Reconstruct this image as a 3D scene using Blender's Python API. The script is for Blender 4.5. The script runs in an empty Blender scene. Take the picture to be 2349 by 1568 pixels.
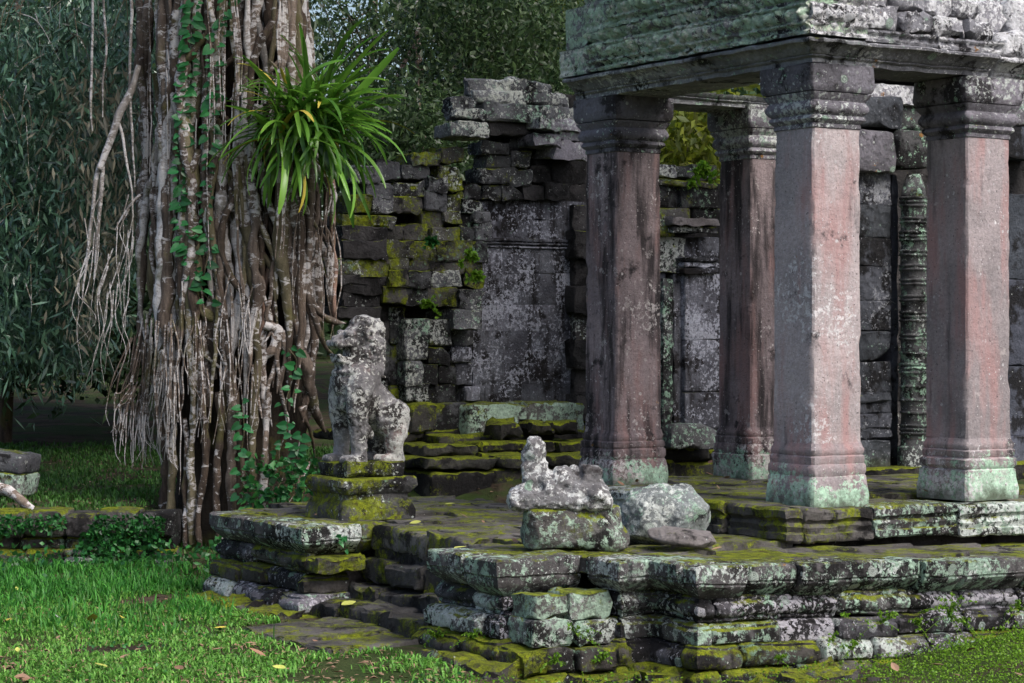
import bpy, math, random
import numpy as np
from mathutils import Vector
from statistics import NormalDist

# ------------------------------------------------------------------ camera, sky, sun, exposure
SC = bpy.context.scene
F, CX, HY, CAMZ = 5000.0, 1174.5, 760.0, 2.1          # focal length / centre / horizon in survey pixels
cam_d = bpy.data.cameras.new('camera'); cam = bpy.data.objects.new('camera', cam_d)
SC.collection.objects.link(cam); SC.camera = cam
cam.location = (0, 0, CAMZ); cam.rotation_euler = (math.radians(90), 0, 0)
cam_d.sensor_width = 36; cam_d.lens = F/2349*36; cam_d.shift_y = -24/2349
cam_d.clip_start = 0.1; cam_d.clip_end = 2000

SUN_DIR = Vector((0.50, -0.42, 0.78)).normalized()
world = bpy.data.worlds.new('World'); SC.world = world; world.use_nodes = True
wt = world.node_tree; bg = wt.nodes['Background']
sky = wt.nodes.new('ShaderNodeTexSky'); sky.sky_type = 'NISHITA'; sky.sun_disc = False
sky.sun_elevation = math.asin(SUN_DIR.z); sky.sun_rotation = math.atan2(SUN_DIR.x, SUN_DIR.y)
sky.dust_density = 4.0; sky.air_density = 1.0
wt.links.new(sky.outputs[0], bg.inputs[0]); bg.inputs[1].default_value = 0.075
sun_d = bpy.data.lights.new('sun', 'SUN'); sun = bpy.data.objects.new('sun', sun_d)
SC.collection.objects.link(sun); sun_d.energy = 1.5; sun_d.angle = math.radians(32); sun_d.color = (1.0, 0.975, 0.95)
sun.rotation_euler = SUN_DIR.to_track_quat('Z', 'Y').to_euler(); sun.location = (8, -4, 12)
SC.view_settings.view_transform = 'Standard'; SC.view_settings.look = 'None'
SC.view_settings.exposure = 1.5; SC.view_settings.gamma = 1.0
SC.cycles.max_bounces = 6; SC.cycles.diffuse_bounces = 3; SC.cycles.transmission_bounces = 3

# ------------------------------------------------------------------ helpers
rng = np.random.default_rng(7); random.seed(7)
TH = math.radians(32); U = np.array([math.cos(TH), math.sin(TH)]); V = np.array([-math.sin(TH), math.cos(TH)])
C0 = np.array([-0.092, 13.76])
def W(a, b): return C0 + a*U + b*V                     # temple plan (a, b) -> world x, y
def W3(p):
    p = np.asarray(p, float); out = np.empty_like(p)
    out[:, 0] = C0[0] + p[:, 0]*U[0] + p[:, 1]*V[0]; out[:, 1] = C0[1] + p[:, 0]*U[1] + p[:, 1]*V[1]; out[:, 2] = p[:, 2]
    return out
def at(px, py, Y): return np.array([(px-CX)/F*Y, Y, CAMZ-(py-HY)/F*Y])
def plane_a(px, b):
    k = (px-CX)/F
    return (k*(C0[1]+b*V[1]) - C0[0] - b*V[0])/(U[0]-k*U[1])
def depth(a, b): return C0[1] + a*U[1] + b*V[1]
def zpx(py, Y): return CAMZ-(py-HY)/F*Y

def vnoise(p, s=1.0, seed=0):
    q = np.asarray(p, float)*s + seed*17.31 + 500.0
    i = np.floor(q).astype(np.int64); f = q-i; f = f*f*(3-2*f)
    def h(d):
        n = (i[:, 0]+d[0])*374761393 + (i[:, 1]+d[1])*668265263 + (i[:, 2]+d[2])*2147483647 + seed*974711
        n = (n ^ (n >> 13))*1274126177; n = n & 0x7fffffff; n = (n ^ (n >> 16)) & 0xffff
        return n/65535.0
    r = 0
    for dx in (0, 1):
        for dy in (0, 1):
            for dz in (0, 1):
                w = (f[:, 0] if dx else 1-f[:, 0])*(f[:, 1] if dy else 1-f[:, 1])*(f[:, 2] if dz else 1-f[:, 2])
                r = r + w*h((dx, dy, dz))
    return r*2-1
def vfbm(p, s=1.0, seed=0, o=3):
    r, a = 0, 1.0
    for k in range(o): r = r + a*vnoise(p, s*2**k, seed+k*5); a *= 0.5
    return r
def vecn(p, s, seed=0, o=2): return np.stack([vfbm(p, s, seed+31*k, o) for k in range(3)], 1)

COL = SC.collection
def props(o, label=None, cat=None, group=None, kind=None):
    if label: o['label'] = label
    if cat: o['category'] = cat
    if group: o['group'] = group
    if kind: o['kind'] = kind
    return o
def thing(name, loc, label, cat, group=None):
    o = bpy.data.objects.new(name, None); COL.objects.link(o); o.location = loc; o.empty_display_size = 0.1
    return props(o, label, cat, group)
def ploc(parent):
    v = Vector((0, 0, 0))
    while parent is not None: v = v + parent.location; parent = parent.parent
    return v
def mk(name, verts, faces, mat, parent=None, smooth=True, origin=None, sharp=None):
    verts = np.asarray(verts, float)
    if origin is None:
        origin = verts.mean(0); origin[2] = verts[:, 2].min()
    origin = np.asarray(origin, float)
    me = bpy.data.meshes.new(name)
    v = verts-origin
    if isinstance(faces, np.ndarray):
        k = faces.shape[1]; n = len(faces)
        me.vertices.add(len(v)); me.vertices.foreach_set('co', v.astype(np.float32).ravel())
        me.loops.add(n*k); me.loops.foreach_set('vertex_index', faces.astype(np.int32).ravel())
        me.polygons.add(n); me.polygons.foreach_set('loop_start', np.arange(0, n*k, k, dtype=np.int32))
        me.update(calc_edges=True)
    else:
        me.from_pydata(v.tolist(), [], [list(map(int, f)) for f in faces])
    if smooth: me.polygons.foreach_set('use_smooth', np.ones(len(me.polygons), bool))
    if sharp: me.set_sharp_from_angle(angle=math.radians(sharp))
    if mat: me.materials.append(mat)
    o = bpy.data.objects.new(name, me); COL.objects.link(o)
    if parent is not None: o.parent = parent
    o.location = Vector(origin) - (ploc(parent) if parent is not None else Vector((0, 0, 0)))
    return o

# rough rounded block; dims along local x, y, z; rotation matrix applied; centre c in world
def rb_mesh(dx, dy, dz, r=0.02, n=0.012, cell=0.09, seed=0, ns=5.0, chip=0.0):
    h = np.array([dx, dy, dz])/2; r = min(r, h.min()*0.6)
    def lines(hh):
        k = max(1, int(round(2*(hh-r)/cell))); return np.concatenate([[-hh], np.linspace(-hh+r, hh-r, k+1), [hh]])
    L = [lines(x) for x in h]; vs, fs, base = [], [], 0
    for ax in range(3):
        b, c = (ax+1) % 3, (ax+2) % 3
        A, B = np.meshgrid(L[b], L[c], indexing='ij'); nb, nc = A.shape
        idx = np.arange(nb*nc).reshape(nb, nc)
        q = np.stack([idx[:-1, :-1], idx[1:, :-1], idx[1:, 1:], idx[:-1, 1:]], -1).reshape(-1, 4)
        for s in (-1, 1):
            P = np.zeros((nb*nc, 3)); P[:, ax] = s*h[ax]; P[:, b] = A.ravel(); P[:, c] = B.ravel()
            vs.append(P); fs.append((q if s > 0 else q[:, ::-1])+base); base += nb*nc
    P = np.concatenate(vs); Fq = np.concatenate(fs)
    _, first, inv = np.unique(np.round(P*1e5).astype(np.int64), axis=0, return_index=True, return_inverse=True)
    P = P[first]; Fq = inv.reshape(-1)[Fq]
    Q = np.clip(P, -(h-r), h-r); D = P-Q; l = np.linalg.norm(D, axis=1, keepdims=True)
    P = Q + D/np.maximum(l, 1e-9)*r*np.minimum(1, l/1e-9*1.0 if False else 1)
    sp = P + seed*3.7
    amp = n*(1+0.8*(np.sum(np.abs(D) > r*0.5, 1) > 1))
    P = P + vecn(sp, ns, 1)*amp[:, None]*.75 + vecn(sp, ns*3.5, 3, 1)*(amp*(1+1.2*(np.sum(np.abs(D) > r*0.5, 1) > 1)))[:, None]*.4
    if chip > 0:                                        # knock corners off
        cn = np.sign(rng.normal(size=3)); m = np.clip((P*cn/h).sum(1)-2.0, 0, 1)
        P = P - (cn*h)[None]*(m*chip)[:, None]
    return P, Fq
def rotz(t): return np.array([[math.cos(t), -math.sin(t), 0], [math.sin(t), math.cos(t), 0], [0, 0, 1]])
def rotxyz(x, y, z):
    cx, sx, cy, sy = math.cos(x), math.sin(x), math.cos(y), math.sin(y)
    return rotz(z) @ np.array([[cy, 0, sy], [0, 1, 0], [-sy, 0, cy]]) @ np.array([[1, 0, 0], [0, cx, -sx], [0, sx, cx]])
SEED = [0]
def block(name, a0, a1, b0, b1, z0, z1, mat, parent=None, r=0.013, n=0.012, cell=0.09, tilt=0.01, gap=0.004, chip=None, ns=5.0, turn=0.0):
    if b0 < 4.6 and z1 < 1 and cell == .09: cell = .05
    SEED[0] += 1
    if chip is None: chip = rng.random()*0.35 if rng.random() < 0.4 else 0
    P, Fq = rb_mesh(max(a1-a0-gap, .02), max(b1-b0-gap, .02), max(z1-z0-gap, .02), r, n, cell, SEED[0], ns, chip)
    t = rng.normal(size=3)*tilt
    P = P @ rotxyz(t[0], t[1], TH+t[2]+turn).T
    c = np.append(W((a0+a1)/2, (b0+b1)/2), (z0+z1)/2)
    return mk(name, P+c, Fq, mat, parent, sharp=38)
def blockD(name, x0, y0, x1, y1, b, proud, thick, mat, parent, **k):
    a0, a1 = plane_a(x0, b-proud), plane_a(x1, b-proud); Y = depth((a0+a1)/2, b-proud)
    return block(name, a0, a1, b-proud, b+thick, zpx(y1, Y), zpx(y0, Y), mat, parent, **k)

def sweep(name, path, prof, mat, parent=None, closed=False, cell=0.1, n=0.008, er=0.012, mod=None, ns=6.0, sag=None, smooth=True):
    path = [np.array(p, float) for p in path]; N = len(path); rings = []; SEED[0] += 1
    segs = N if closed else N-1
    def nrm(i):
        d = path[(i+1) % N]-path[i]; d = d/np.linalg.norm(d); return np.array([d[1], -d[0]])
    for i in range(segs):
        p, q = path[i], path[(i+1) % N]; L = np.linalg.norm(q-p); m = nrm(i)
        m0 = m if (i == 0 and not closed) else nrm((i-1) % N); m1 = m if (i == segs-1 and not closed) else nrm((i+1) % N)
        o0 = (m0+m)/(1+m0@m); o1 = (m1+m)/(1+m1@m)
        k = max(1, int(round(L/cell))); ts = list(np.linspace(0, 1, k+1))
        if not closed:
            e = min(0.018/L, 0.2)
            if i == 0: ts = [0, e]+ts[1:]
            if i == segs-1: ts = ts[:-1]+[1-e, 1]
        if i < segs-1 or closed: ts = ts[:-1]
        for t in ts: rings.append((p+(q-p)*t, o0*(1-t)+o1*t, (i+t), t*L))
    pr = np.array(prof, float); K = len(pr); cen = pr.mean(0); P = []
    for j, (c, o, s, dist) in enumerate(rings):
        pp = pr.copy()
        if not closed and j in (0, len(rings)-1):
            d = pp-cen; l = np.linalg.norm(d, axis=1, keepdims=True); pp = pp-d/np.maximum(l, 1e-6)*np.minimum(er, l*0.4)
        if mod:
            for idx, (amp, wl) in mod.items(): pp[idx, 0] += amp*(abs(math.sin(math.pi*dist/wl))-0.6)
        zz = pp[:, 1] + (sag(c) if sag else 0)
        P.append(np.column_stack([c[0]+o[0]*pp[:, 0], c[1]+o[1]*pp[:, 0], zz]))
    R = len(rings); P = np.concatenate(P); idx = np.arange(R*K).reshape(R, K); fs = []
    P = P + vecn(P+SEED[0]*2.3, ns, 2)*n + vecn(P+SEED[0]*1.3, ns*3.4, 4, 1)*n*.55
    rr = range(R) if closed else range(R-1)
    for j in rr:
        j2 = (j+1) % R
        for k in range(K): fs.append((idx[j, k], idx[j, (k+1) % K], idx[j2, (k+1) % K], idx[j2, k]))
    if not closed: fs.append(tuple(idx[0][::-1])); fs.append(tuple(idx[-1]))
    return mk(name, W3(P), fs, mat, parent, smooth, sharp=40)

def square_lathe(name, ca, cb, prof, mat, parent, cell=0.07, n=0.006, bev=0.012, mod=None, ns=7.0, cap=True, chip=.012):
    # prof: (half width, z) bottom to top; one ring of points round a square with softened corners
    SEED[0] += 1; rings = []
    for (h, z) in prof:
        k = max(2, int(round(2*h/cell))) if not mod else 26
        rings.append((h, z))
    k = 26 if mod else max(4, int(round(2*max(p[0] for p in prof)/cell)))
    P = []
    for j, (h, z) in enumerate(rings):
        t = np.linspace(-1, 1, k+1); t = np.concatenate([[-1+bev/h*1.0], t[1:-1], [1-bev/h]])
        for (ox, oy, tx, ty) in ((0, -1, 1, 0), (1, 0, 0, 1), (0, 1, -1, 0), (-1, 0, 0, -1)):
            hh = np.full(len(t), h)
            if mod and j in mod: hh = hh + mod[j][0]*(np.abs(np.sin(np.pi*(t+1)*h/mod[j][1]))-0.6)
            P.append(np.column_stack([ca+ox*hh+tx*t*h, cb+oy*hh+ty*t*h, np.full(len(t), z)]))
    M = 4*(k+1); P = np.concatenate(P); e_ = (np.arange(len(P)) % (k+1)); e_ = (e_ == 0) | (e_ == k); cn_ = vfbm(P+ca*3.1, 7, 7, 3); dd_ = np.array([ca, cb])-P[:, :2]; P[:, :2] += np.sign(dd_)*(np.clip(cn_-.12, 0, 1)*chip*e_)[:, None]; idx = np.arange(len(rings)*M).reshape(len(rings), M); fs = []
    P = P + vecn(P+round(ca*7+cb*3)*1.9, ns, 3)*n*np.array([1, 1, .5])
    for j in range(len(rings)-1):
        for i in range(M): fs.append((idx[j, i], idx[j, (i+1) % M], idx[j+1, (i+1) % M], idx[j+1, i]))
    if cap: fs.append(tuple(idx[0][::-1])); fs.append(tuple(idx[-1]))
    return mk(name, W3(P), fs, mat, parent, sharp=40)

def catmull(pts, m=6):
    p = np.asarray(pts, float); p = np.vstack([2*p[0]-p[1], p, 2*p[-1]-p[-2]]); out = []
    for i in range(1, len(p)-2):
        for t in np.linspace(0, 1, m, endpoint=False):
            out.append(0.5*((2*p[i])+(-p[i-1]+p[i+1])*t+(2*p[i-1]-5*p[i]+4*p[i+1]-p[i+2])*t*t+(-p[i-1]+3*p[i]-3*p[i+1]+p[i+2])*t**3))
    out.append(p[-2]); return np.array(out)
def tube_data(pts, rad, sides=7, lump=0.0, seed=0):
    P = np.asarray(pts, float); n = len(P); rad = np.interp(np.linspace(0, 1, n), np.linspace(0, 1, len(rad)), rad)
    T = np.gradient(P, axis=0); T /= np.linalg.norm(T, axis=1, keepdims=True)+1e-9
    ref = np.array([0, 1.0, 0.15]); A = np.cross(T, ref); A /= np.linalg.norm(A, axis=1, keepdims=True)+1e-9; B = np.cross(T, A)
    th = np.linspace(0, 2*np.pi, sides, endpoint=False)
    ring = A[:, None]*np.cos(th)[None, :, None] + B[:, None]*np.sin(th)[None, :, None]
    V_ = (P[:, None] + ring*rad[:, None, None])
    if lump:
        nn = vfbm(V_.reshape(-1, 3), 9.0, seed, 2).reshape(n, sides); V_ = V_ + ring*(nn*lump*rad[:, None])[..., None]
    V_ = V_.reshape(-1, 3); idx = np.arange(n*sides).reshape(n, sides)
    q = np.stack([idx[:-1], np.roll(idx, -1, 1)[:-1], np.roll(idx, -1, 1)[1:], idx[1:]], -1).reshape(-1, 4)
    return V_, q
class Bag:
    def __init__(s): s.v, s.f, s.n = [], [], 0
    def add(s, v, f): s.v.append(v); s.f.append(f+s.n); s.n += len(v)
    def build(s, name, mat, parent=None, smooth=True, origin=None):
        return mk(name, np.concatenate(s.v), np.concatenate(s.f), mat, parent, smooth, origin)

# leaves: base P, unit direction D, width vector Wd, length L, width w ; two folded quads each
def leaf_data(P, D, Wd, L, w, droop=0.12, wide=0.45):
    n = len(P); L = np.asarray(L)[:, None]; w = np.asarray(w)[:, None]
    Nn = np.cross(D, Wd); g = np.array([0, 0, -1.0])
    b = P; m1 = P+D*L*wide+g*L*droop*0.35; t = P+D*L+g*L*droop
    l = m1+Wd*w*0.5+Nn*w*0.12; r = m1-Wd*w*0.5+Nn*w*0.12
    V_ = np.stack([b, l, t, r, m1], 1).reshape(-1, 3); o = (np.arange(n)*5)[:, None]
    f = np.concatenate([o+np.array([[0, 4, 2, 1]]), o+np.array([[0, 3, 2, 4]])])
    return V_, f
def rdir(n, down=0.0, spread=1.0):
    d = rng.normal(size=(n, 3))*spread; d[:, 2] -= down; return d/np.linalg.norm(d, axis=1, keepdims=True)
def perp(D):
    r = rng.normal(size=D.shape); w = np.cross(D, r); return w/np.linalg.norm(w, axis=1, keepdims=True)

# ------------------------------------------------------------------ materials
class NT:
    def __init__(s, name):
        s.m = bpy.data.materials.new(name); s.m.use_nodes = True; s.t = s.m.node_tree; s.n = s.t.nodes; s.l = s.t.links
        s.bsdf = s.n['Principled BSDF']; s.out = s.n['Material Output']
        s.geo = s.n.new('ShaderNodeNewGeometry'); s.pos = s.geo.outputs['Position']
    def put(s, sock, v):
        if hasattr(v, 'is_linked') or isinstance(v, bpy.types.NodeSocket): s.l.new(v, sock)
        else:
            if isinstance(v, (tuple, list)) and len(v) == 3 and sock.type == 'RGBA': v = (*v, 1)
            sock.default_value = v
    def math(s, op, a, b=0.0, clamp=False):
        n = s.n.new('ShaderNodeMath'); n.operation = op; n.use_clamp = clamp; s.put(n.inputs[0], a); s.put(n.inputs[1], b); return n.outputs[0]
    def mapv(s, vec, sc):
        n = s.n.new('ShaderNodeVectorMath'); n.operation = 'MULTIPLY'; s.put(n.inputs[0], vec); n.inputs[1].default_value = sc; return n.outputs[0]
    def noise(s, scale, detail=4, rough=0.55, vec=None, dist=0.0, off=0.0):
        n = s.n.new('ShaderNodeTexNoise'); n.noise_dimensions = '3D'
        v = vec if vec is not None else s.pos
        if off:
            a = s.n.new('ShaderNodeVectorMath'); a.operation = 'ADD'; s.put(a.inputs[0], v); a.inputs[1].default_value = (off, off*1.7, off*0.6); v = a.outputs[0]
        s.l.new(v, n.inputs['Vector']); n.inputs['Scale'].default_value = scale; n.inputs['Detail'].default_value = detail
        n.inputs['Roughness'].default_value = rough; n.inputs['Distortion'].default_value = dist; return n.outputs['Fac']
    def vor(s, scale, out='Distance', vec=None, feat='F1'):
        n = s.n.new('ShaderNodeTexVoronoi'); n.feature = feat; s.l.new(vec if vec is not None else s.pos, n.inputs['Vector']); n.inputs['Scale'].default_value = scale; return n.outputs[out]
    def ss(s, v, lo, hi):
        n = s.n.new('ShaderNodeMapRange'); n.interpolation_type = 'SMOOTHSTEP'; s.put(n.inputs['Value'], v)
        n.inputs['From Min'].default_value = lo; n.inputs['From Max'].default_value = hi; return n.outputs['Result']
    def rng(s, v, a, b, c, d):
        n = s.n.new('ShaderNodeMapRange'); s.put(n.inputs['Value'], v)
        for k, x in zip(('From Min', 'From Max', 'To Min', 'To Max'), (a, b, c, d)): n.inputs[k].default_value = x
        return n.outputs['Result']
    def mix(s, f, a, b, mode='MIX'):
        n = s.n.new('ShaderNodeMix'); n.data_type = 'RGBA'; n.blend_type = mode; n.clamp_factor = True
        s.put(n.inputs['Factor'], f)
        for k, v in ((6, a), (7, b)): s.put(n.inputs[k], v)
        return n.outputs[2]
    def hsv(s, col, h=0.5, sat=1.0, val=1.0):
        n = s.n.new('ShaderNodeHueSaturation'); s.put(n.inputs['Color'], col); s.put(n.inputs['Hue'], h); s.put(n.inputs['Saturation'], sat); s.put(n.inputs['Value'], val); return n.outputs[0]
    def bump(s, h, strength=0.5, dist=0.02, prev=None):
        n = s.n.new('ShaderNodeBump'); n.inputs['Strength'].default_value = strength; n.inputs['Distance'].default_value = dist
        s.l.new(h, n.inputs['Height'])
        if prev is not None: s.l.new(prev, n.inputs['Normal'])
        return n.outputs[0]
    def sep(s, v):
        n = s.n.new('ShaderNodeSeparateXYZ'); s.l.new(v, n.inputs[0]); return n.outputs
    def orand(s): n = s.n.new('ShaderNodeObjectInfo'); return n.outputs['Random']
    def done(s, col, rough=0.9, nor=None, spec=0.25):
        s.put(s.bsdf.inputs['Base Color'], col); s.put(s.bsdf.inputs['Roughness'], rough); s.bsdf.inputs['Specular IOR Level'].default_value = spec
        if nor is not None: s.l.new(nor, s.bsdf.inputs['Normal'])
        return s.m
def thr(amt, sd=0.10): return 0.5 - sd*NormalDist().inv_cdf(min(max(amt, 0.002), 0.998))

PALE = (0.60, 0.64, 0.61); MINT = (0.30, 0.46, 0.34); TEAL = (0.16, 0.25, 0.18); MOSS = (0.23, 0.27, 0.008); MOSS2 = (0.09, 0.11, 0.008)
def stone(name, c1, c2, lich=0.2, lcol=PALE, dots=0.3, mint=0.1, mcol=MINT, dark=0.25, dcol=(0.022, 0.02, 0.021), streak=0.0, scol=(0.02, 0.018, 0.018),
          moss=0.6, mside=0.05, pink=0.0, pcol=(0.34, 0.15, 0.15), foot=None, ochre=0.0, relief=0.0, rough_b=1.0, off=0.0, clean=0.0):
    kk = 1.0 if 'column' in name else .8; c1 = tuple(x*kk for x in c1); dcol = tuple(x*.45 for x in dcol); scol = tuple(x*.6 for x in scol)
    if 'column' not in name: c1, c2 = [(c[0]*.9, c[1]*.98, c[2]*1.05) for c in (c1, c2)]
    T = NT(name); P = T.pos
    big = T.noise(1.6, 5, 0.6, off=off+1.3); mid = T.noise(7, 6, 0.65, off=off); fine = T.noise(38, 6, 0.7); vf = T.noise(160, 3, 0.6)
    col = T.mix(T.ss(big, 0.35, 0.65), c1, c2)
    col = T.hsv(col, val=T.math('ADD', T.math('MULTIPLY', fine, 1.1), 0.45))
    col = T.hsv(col, val=T.rng(T.orand(), 0, 1, 0.78, 1.2), h=T.rng(T.orand(), 0, 1, 0.485, 0.515))
    if pink > 0:
        pn = T.noise(1.7, 5, 0.6, vec=T.mapv(P, (3.0, 3.0, 0.6)), off=off+4); t = thr(pink); col = T.mix(T.math('MULTIPLY', T.ss(pn, t-0.08, t+0.14), 0.8), col, pcol)
    if streak > 0:
        sn = T.noise(2.0, 6, 0.6, vec=T.mapv(P, (3.5, 3.5, 0.45)), off=off+9); t = thr(streak); s_ = T.math('MULTIPLY', T.ss(sn, t-0.07, t+0.12), 0.88); col = T.mix(s_, col, scol)
    dn = T.math('ADD', T.math('MULTIPLY', T.noise(2.6, 6, 0.65, off=off+6), 0.6), T.math('MULTIPLY', mid, 0.4)); dn = T.math('ADD', dn, T.rng(T.math('FRACT', T.math('MULTIPLY', T.orand(), 5.7)), 0, 1, -0.04, 0.04)); t = thr(dark, 0.085)
    col = T.mix(T.math('MULTIPLY', T.ss(dn, t-0.03, t+0.05), 0.93), col, dcol)
    hgt = T.math('ADD', T.math('MULTIPLY', mid, 0.5), T.math('MULTIPLY', fine, 0.5))
    pat = T.noise(1.9, 4, 0.6, off=off+14); lf = T.noise(26, 8, 0.74, dist=0.3, off=off+2)
    ln = T.math('ADD', T.math('MULTIPLY', lf, 0.62), T.math('MULTIPLY', pat, 0.38)); ln = T.math('ADD', ln, T.rng(T.orand(), 0, 1, -0.045, 0.045))
    if mint > 0:
        mn = T.math('ADD', T.math('MULTIPLY', T.noise(15, 9, 0.78, off=off+21), 0.68), T.math('MULTIPLY', T.noise(1.7, 4, 0.6, off=off+25), 0.32))
        if foot: mn = T.math('ADD', mn, T.math('MULTIPLY', T.ss(T.sep(P)[2], foot[1], foot[0]), foot[2]))
        t = thr(mint, 0.075); mm = T.ss(mn, t-0.008, t+0.03); col = T.mix(T.math('MULTIPLY', mm, 0.8), col, T.hsv(T.mix(T.ss(mid, .4, .6), mcol, tuple(x*1.35 for x in mcol)), val=T.math('ADD', T.math('MULTIPLY', fine, 1.9), 0.05)))
        hgt = T.math('ADD', hgt, T.math('MULTIPLY', mm, 0.25))
    if lich > 0:
        if foot: ln = T.math('ADD', ln, T.math('MULTIPLY', T.ss(T.sep(P)[2], foot[1], foot[0]), foot[2]*0.5))
        t = thr(lich, 0.075); lm = T.ss(ln, t, t+0.025); col = T.mix(T.math('MULTIPLY', lm, 0.9), col, T.hsv(lcol, val=T.math('ADD', T.math('MULTIPLY', fine, 1.5), 0.25)))
        hgt = T.math('ADD', hgt, T.math('MULTIPLY', lm, 0.3))
    if dots > 0:
        for sc_, o2 in (((26, 0.0), (64, 3.0)) if dots > .3 else ((50, 3.0),)):
            wv = T.mapv(P, (1, 1, 1)); v = T.n.new('ShaderNodeTexVoronoi'); T.l.new(wv, v.inputs['Vector']); v.inputs['Scale'].default_value = sc_
            cr = T.sep(v.outputs['Color']); size = T.math('MULTIPLY', T.ss(cr[0], 1-dots*0.6, 1.05), 0.42)
            jd = T.math('ADD', v.outputs['Distance'], T.math('MULTIPLY', T.math('SUBTRACT', vf, 0.5), 0.35))
            gate = T.ss(T.noise(3.0, 4, 0.6, off=off+30+o2), 0.47, 0.60)
            dm = T.math('MULTIPLY', T.math('LESS_THAN', jd, size), T.math('MULTIPLY', gate, 0.85)); col = T.mix(dm, col, T.mix(cr[1], lcol, tuple(x*0.75 for x in lcol)))
    if dots >= .5:                                        # round lichen rosettes with faint growth rings
        v = T.n.new('ShaderNodeTexVoronoi'); T.l.new(P, v.inputs['Vector']); v.inputs['Scale'].default_value = 8.5
        cr = T.sep(v.outputs['Color']); size = T.math('MULTIPLY', T.ss(cr[0], .66, 1.0), .36); jd = T.math('ADD', v.outputs['Distance'], T.math('MULTIPLY', T.math('SUBTRACT', fine, .5), .16))
        ring = T.math('ADD', .72, T.math('MULTIPLY', T.math('SINE', T.math('MULTIPLY', jd, 75.0)), .28)); col = T.mix(T.math('MULTIPLY', T.math('LESS_THAN', jd, size), .8), col, T.hsv(T.mix(cr[1], lcol, mcol), val=ring))
    if 'column' in name:                                  # pits and flaked scars
        pv = T.noise(48, 4, .6, off=off+70); col = T.mix(T.math('MULTIPLY', T.ss(pv, .63, .69), .8), col, (0.045, 0.04, 0.042))
        sv = T.noise(5.5, 6, .7, off=off+75); col = T.mix(T.math('MULTIPLY', T.ss(sv, .62, .65), .55), col, (0.40, 0.36, 0.35))
    if ochre > 0:
        on = T.noise(6, 7, 0.7, off=off+40); t = thr(ochre); col = T.mix(T.math('MULTIPLY', T.ss(on, t, t+0.04), 0.85), col, (0.33, 0.16, 0.035))
    if foot: col = T.mix(T.math('MULTIPLY', T.ss(T.math('ADD', T.sep(P)[2], T.math('MULTIPLY', T.math('SUBTRACT', mid, .5), .35)), foot[0]+.17, foot[0]+.02), .85), col, (0.05, 0.055, 0.035))
    nz = T.sep(T.geo.outputs['Normal'])[2]
    if moss > 0 or mside > 0:
        mo = T.math('ADD', T.math('MULTIPLY', T.noise(3.2, 6, 0.65, off=off+50), 0.65), T.math('MULTIPLY', T.noise(22, 5, 0.7), 0.35))
        up = T.ss(nz, 0.35, 0.8)
        mo = T.math('ADD', mo, T.math('MULTIPLY', up, thr(mside)-thr(max(moss, mside)))) if moss > mside else mo
        t = thr(mside); mo = T.math('ADD', mo, T.math('MULTIPLY', T.math('SUBTRACT', vf, .5), .16)); mm = T.ss(mo, t-0.03, t+0.07)
        mc = T.mix(T.ss(T.noise(9, 5, 0.7, off=off+55), 0.35, 0.65), MOSS2, MOSS); mc = T.mix(T.ss(T.noise(14, 6, .7, off=off+58), .52, .66), mc, (0.055, 0.04, 0.015)); mc = T.hsv(mc, val=T.math('ADD', T.math('MULTIPLY', T.math('ADD', vf, T.math('MULTIPLY', fine, .8)), 2.0), -.85))
        col = T.mix(T.math('MULTIPLY', mm, 0.95), col, mc); hgt = T.math('ADD', hgt, T.math('MULTIPLY', T.math('MULTIPLY', mm, vf), 0.9))
    nb = None
    if relief > 0:
        rv = T.n.new('ShaderNodeTexVoronoi'); rv.feature = 'F1'; T.l.new(P, rv.inputs['Vector']); rv.inputs['Scale'].default_value = 13
        nb = T.bump(rv.outputs['Distance'], min(1, relief), 0.05)
    bh = T.noise(9, 8, 0.76, off=off); nb = T.bump(bh, 1.0*rough_b, 0.07, nb)
    return T.done(col, 0.88, nb, 0.2)

M = {}
M['terrace'] = stone('terrace_stone', (0.10, 0.085, 0.08), (0.17, 0.145, 0.14), lich=0.34, dots=0.7, mint=0.40, mcol=(0.33,0.46,0.36), dark=0.52, moss=0.5, mside=0.09, ochre=0.03)
M['base'] = stone('base_stone', (0.075, 0.065, 0.065), (0.19, 0.165, 0.18), lich=0.31, lcol=(0.48, 0.46, 0.51), dots=0.7, mint=0.2, dark=0.62, moss=0.3, mside=0.06, off=3)
M['basemoss'] = stone('mossy_base_stone', (0.08, 0.065, 0.055), (0.13, 0.11, 0.10), lich=0.05, dots=0.3, mint=0.2, mcol=TEAL, dark=0.45, moss=0.8, mside=0.34, off=5)
M['pave'] = stone('paving_stone', (0.10, 0.085, 0.075), (0.17, 0.145, 0.13), lich=0.02, dots=0.12, mint=0.0, dark=0.35, moss=0.5, mside=0.35, off=8)
M['column'] = stone('column_stone', (0.225, 0.20, 0.205), (0.33, 0.285, 0.29), lich=0.08, lcol=(0.52, 0.50, 0.51), dots=0.35, mint=0.02, dark=0.13, dcol=(0.075, 0.07, 0.078), streak=0.14, scol=(0.07, 0.062, 0.068),
                    moss=0.1, mside=0.01, pink=0.36, pcol=(0.33, 0.195, 0.19), foot=(0.80, 1.42, 0.225), off=11, rough_b=0.5, ochre=0.025)
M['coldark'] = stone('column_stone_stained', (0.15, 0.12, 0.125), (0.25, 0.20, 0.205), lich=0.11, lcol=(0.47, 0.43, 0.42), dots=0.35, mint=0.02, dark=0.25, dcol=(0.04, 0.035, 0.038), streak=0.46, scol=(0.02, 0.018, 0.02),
                     moss=0.1, mside=0.01, pink=0.30, pcol=(0.28, 0.165, 0.155), foot=(0.80, 1.42, 0.225), off=17, rough_b=0.6, ochre=0.04)
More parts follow.
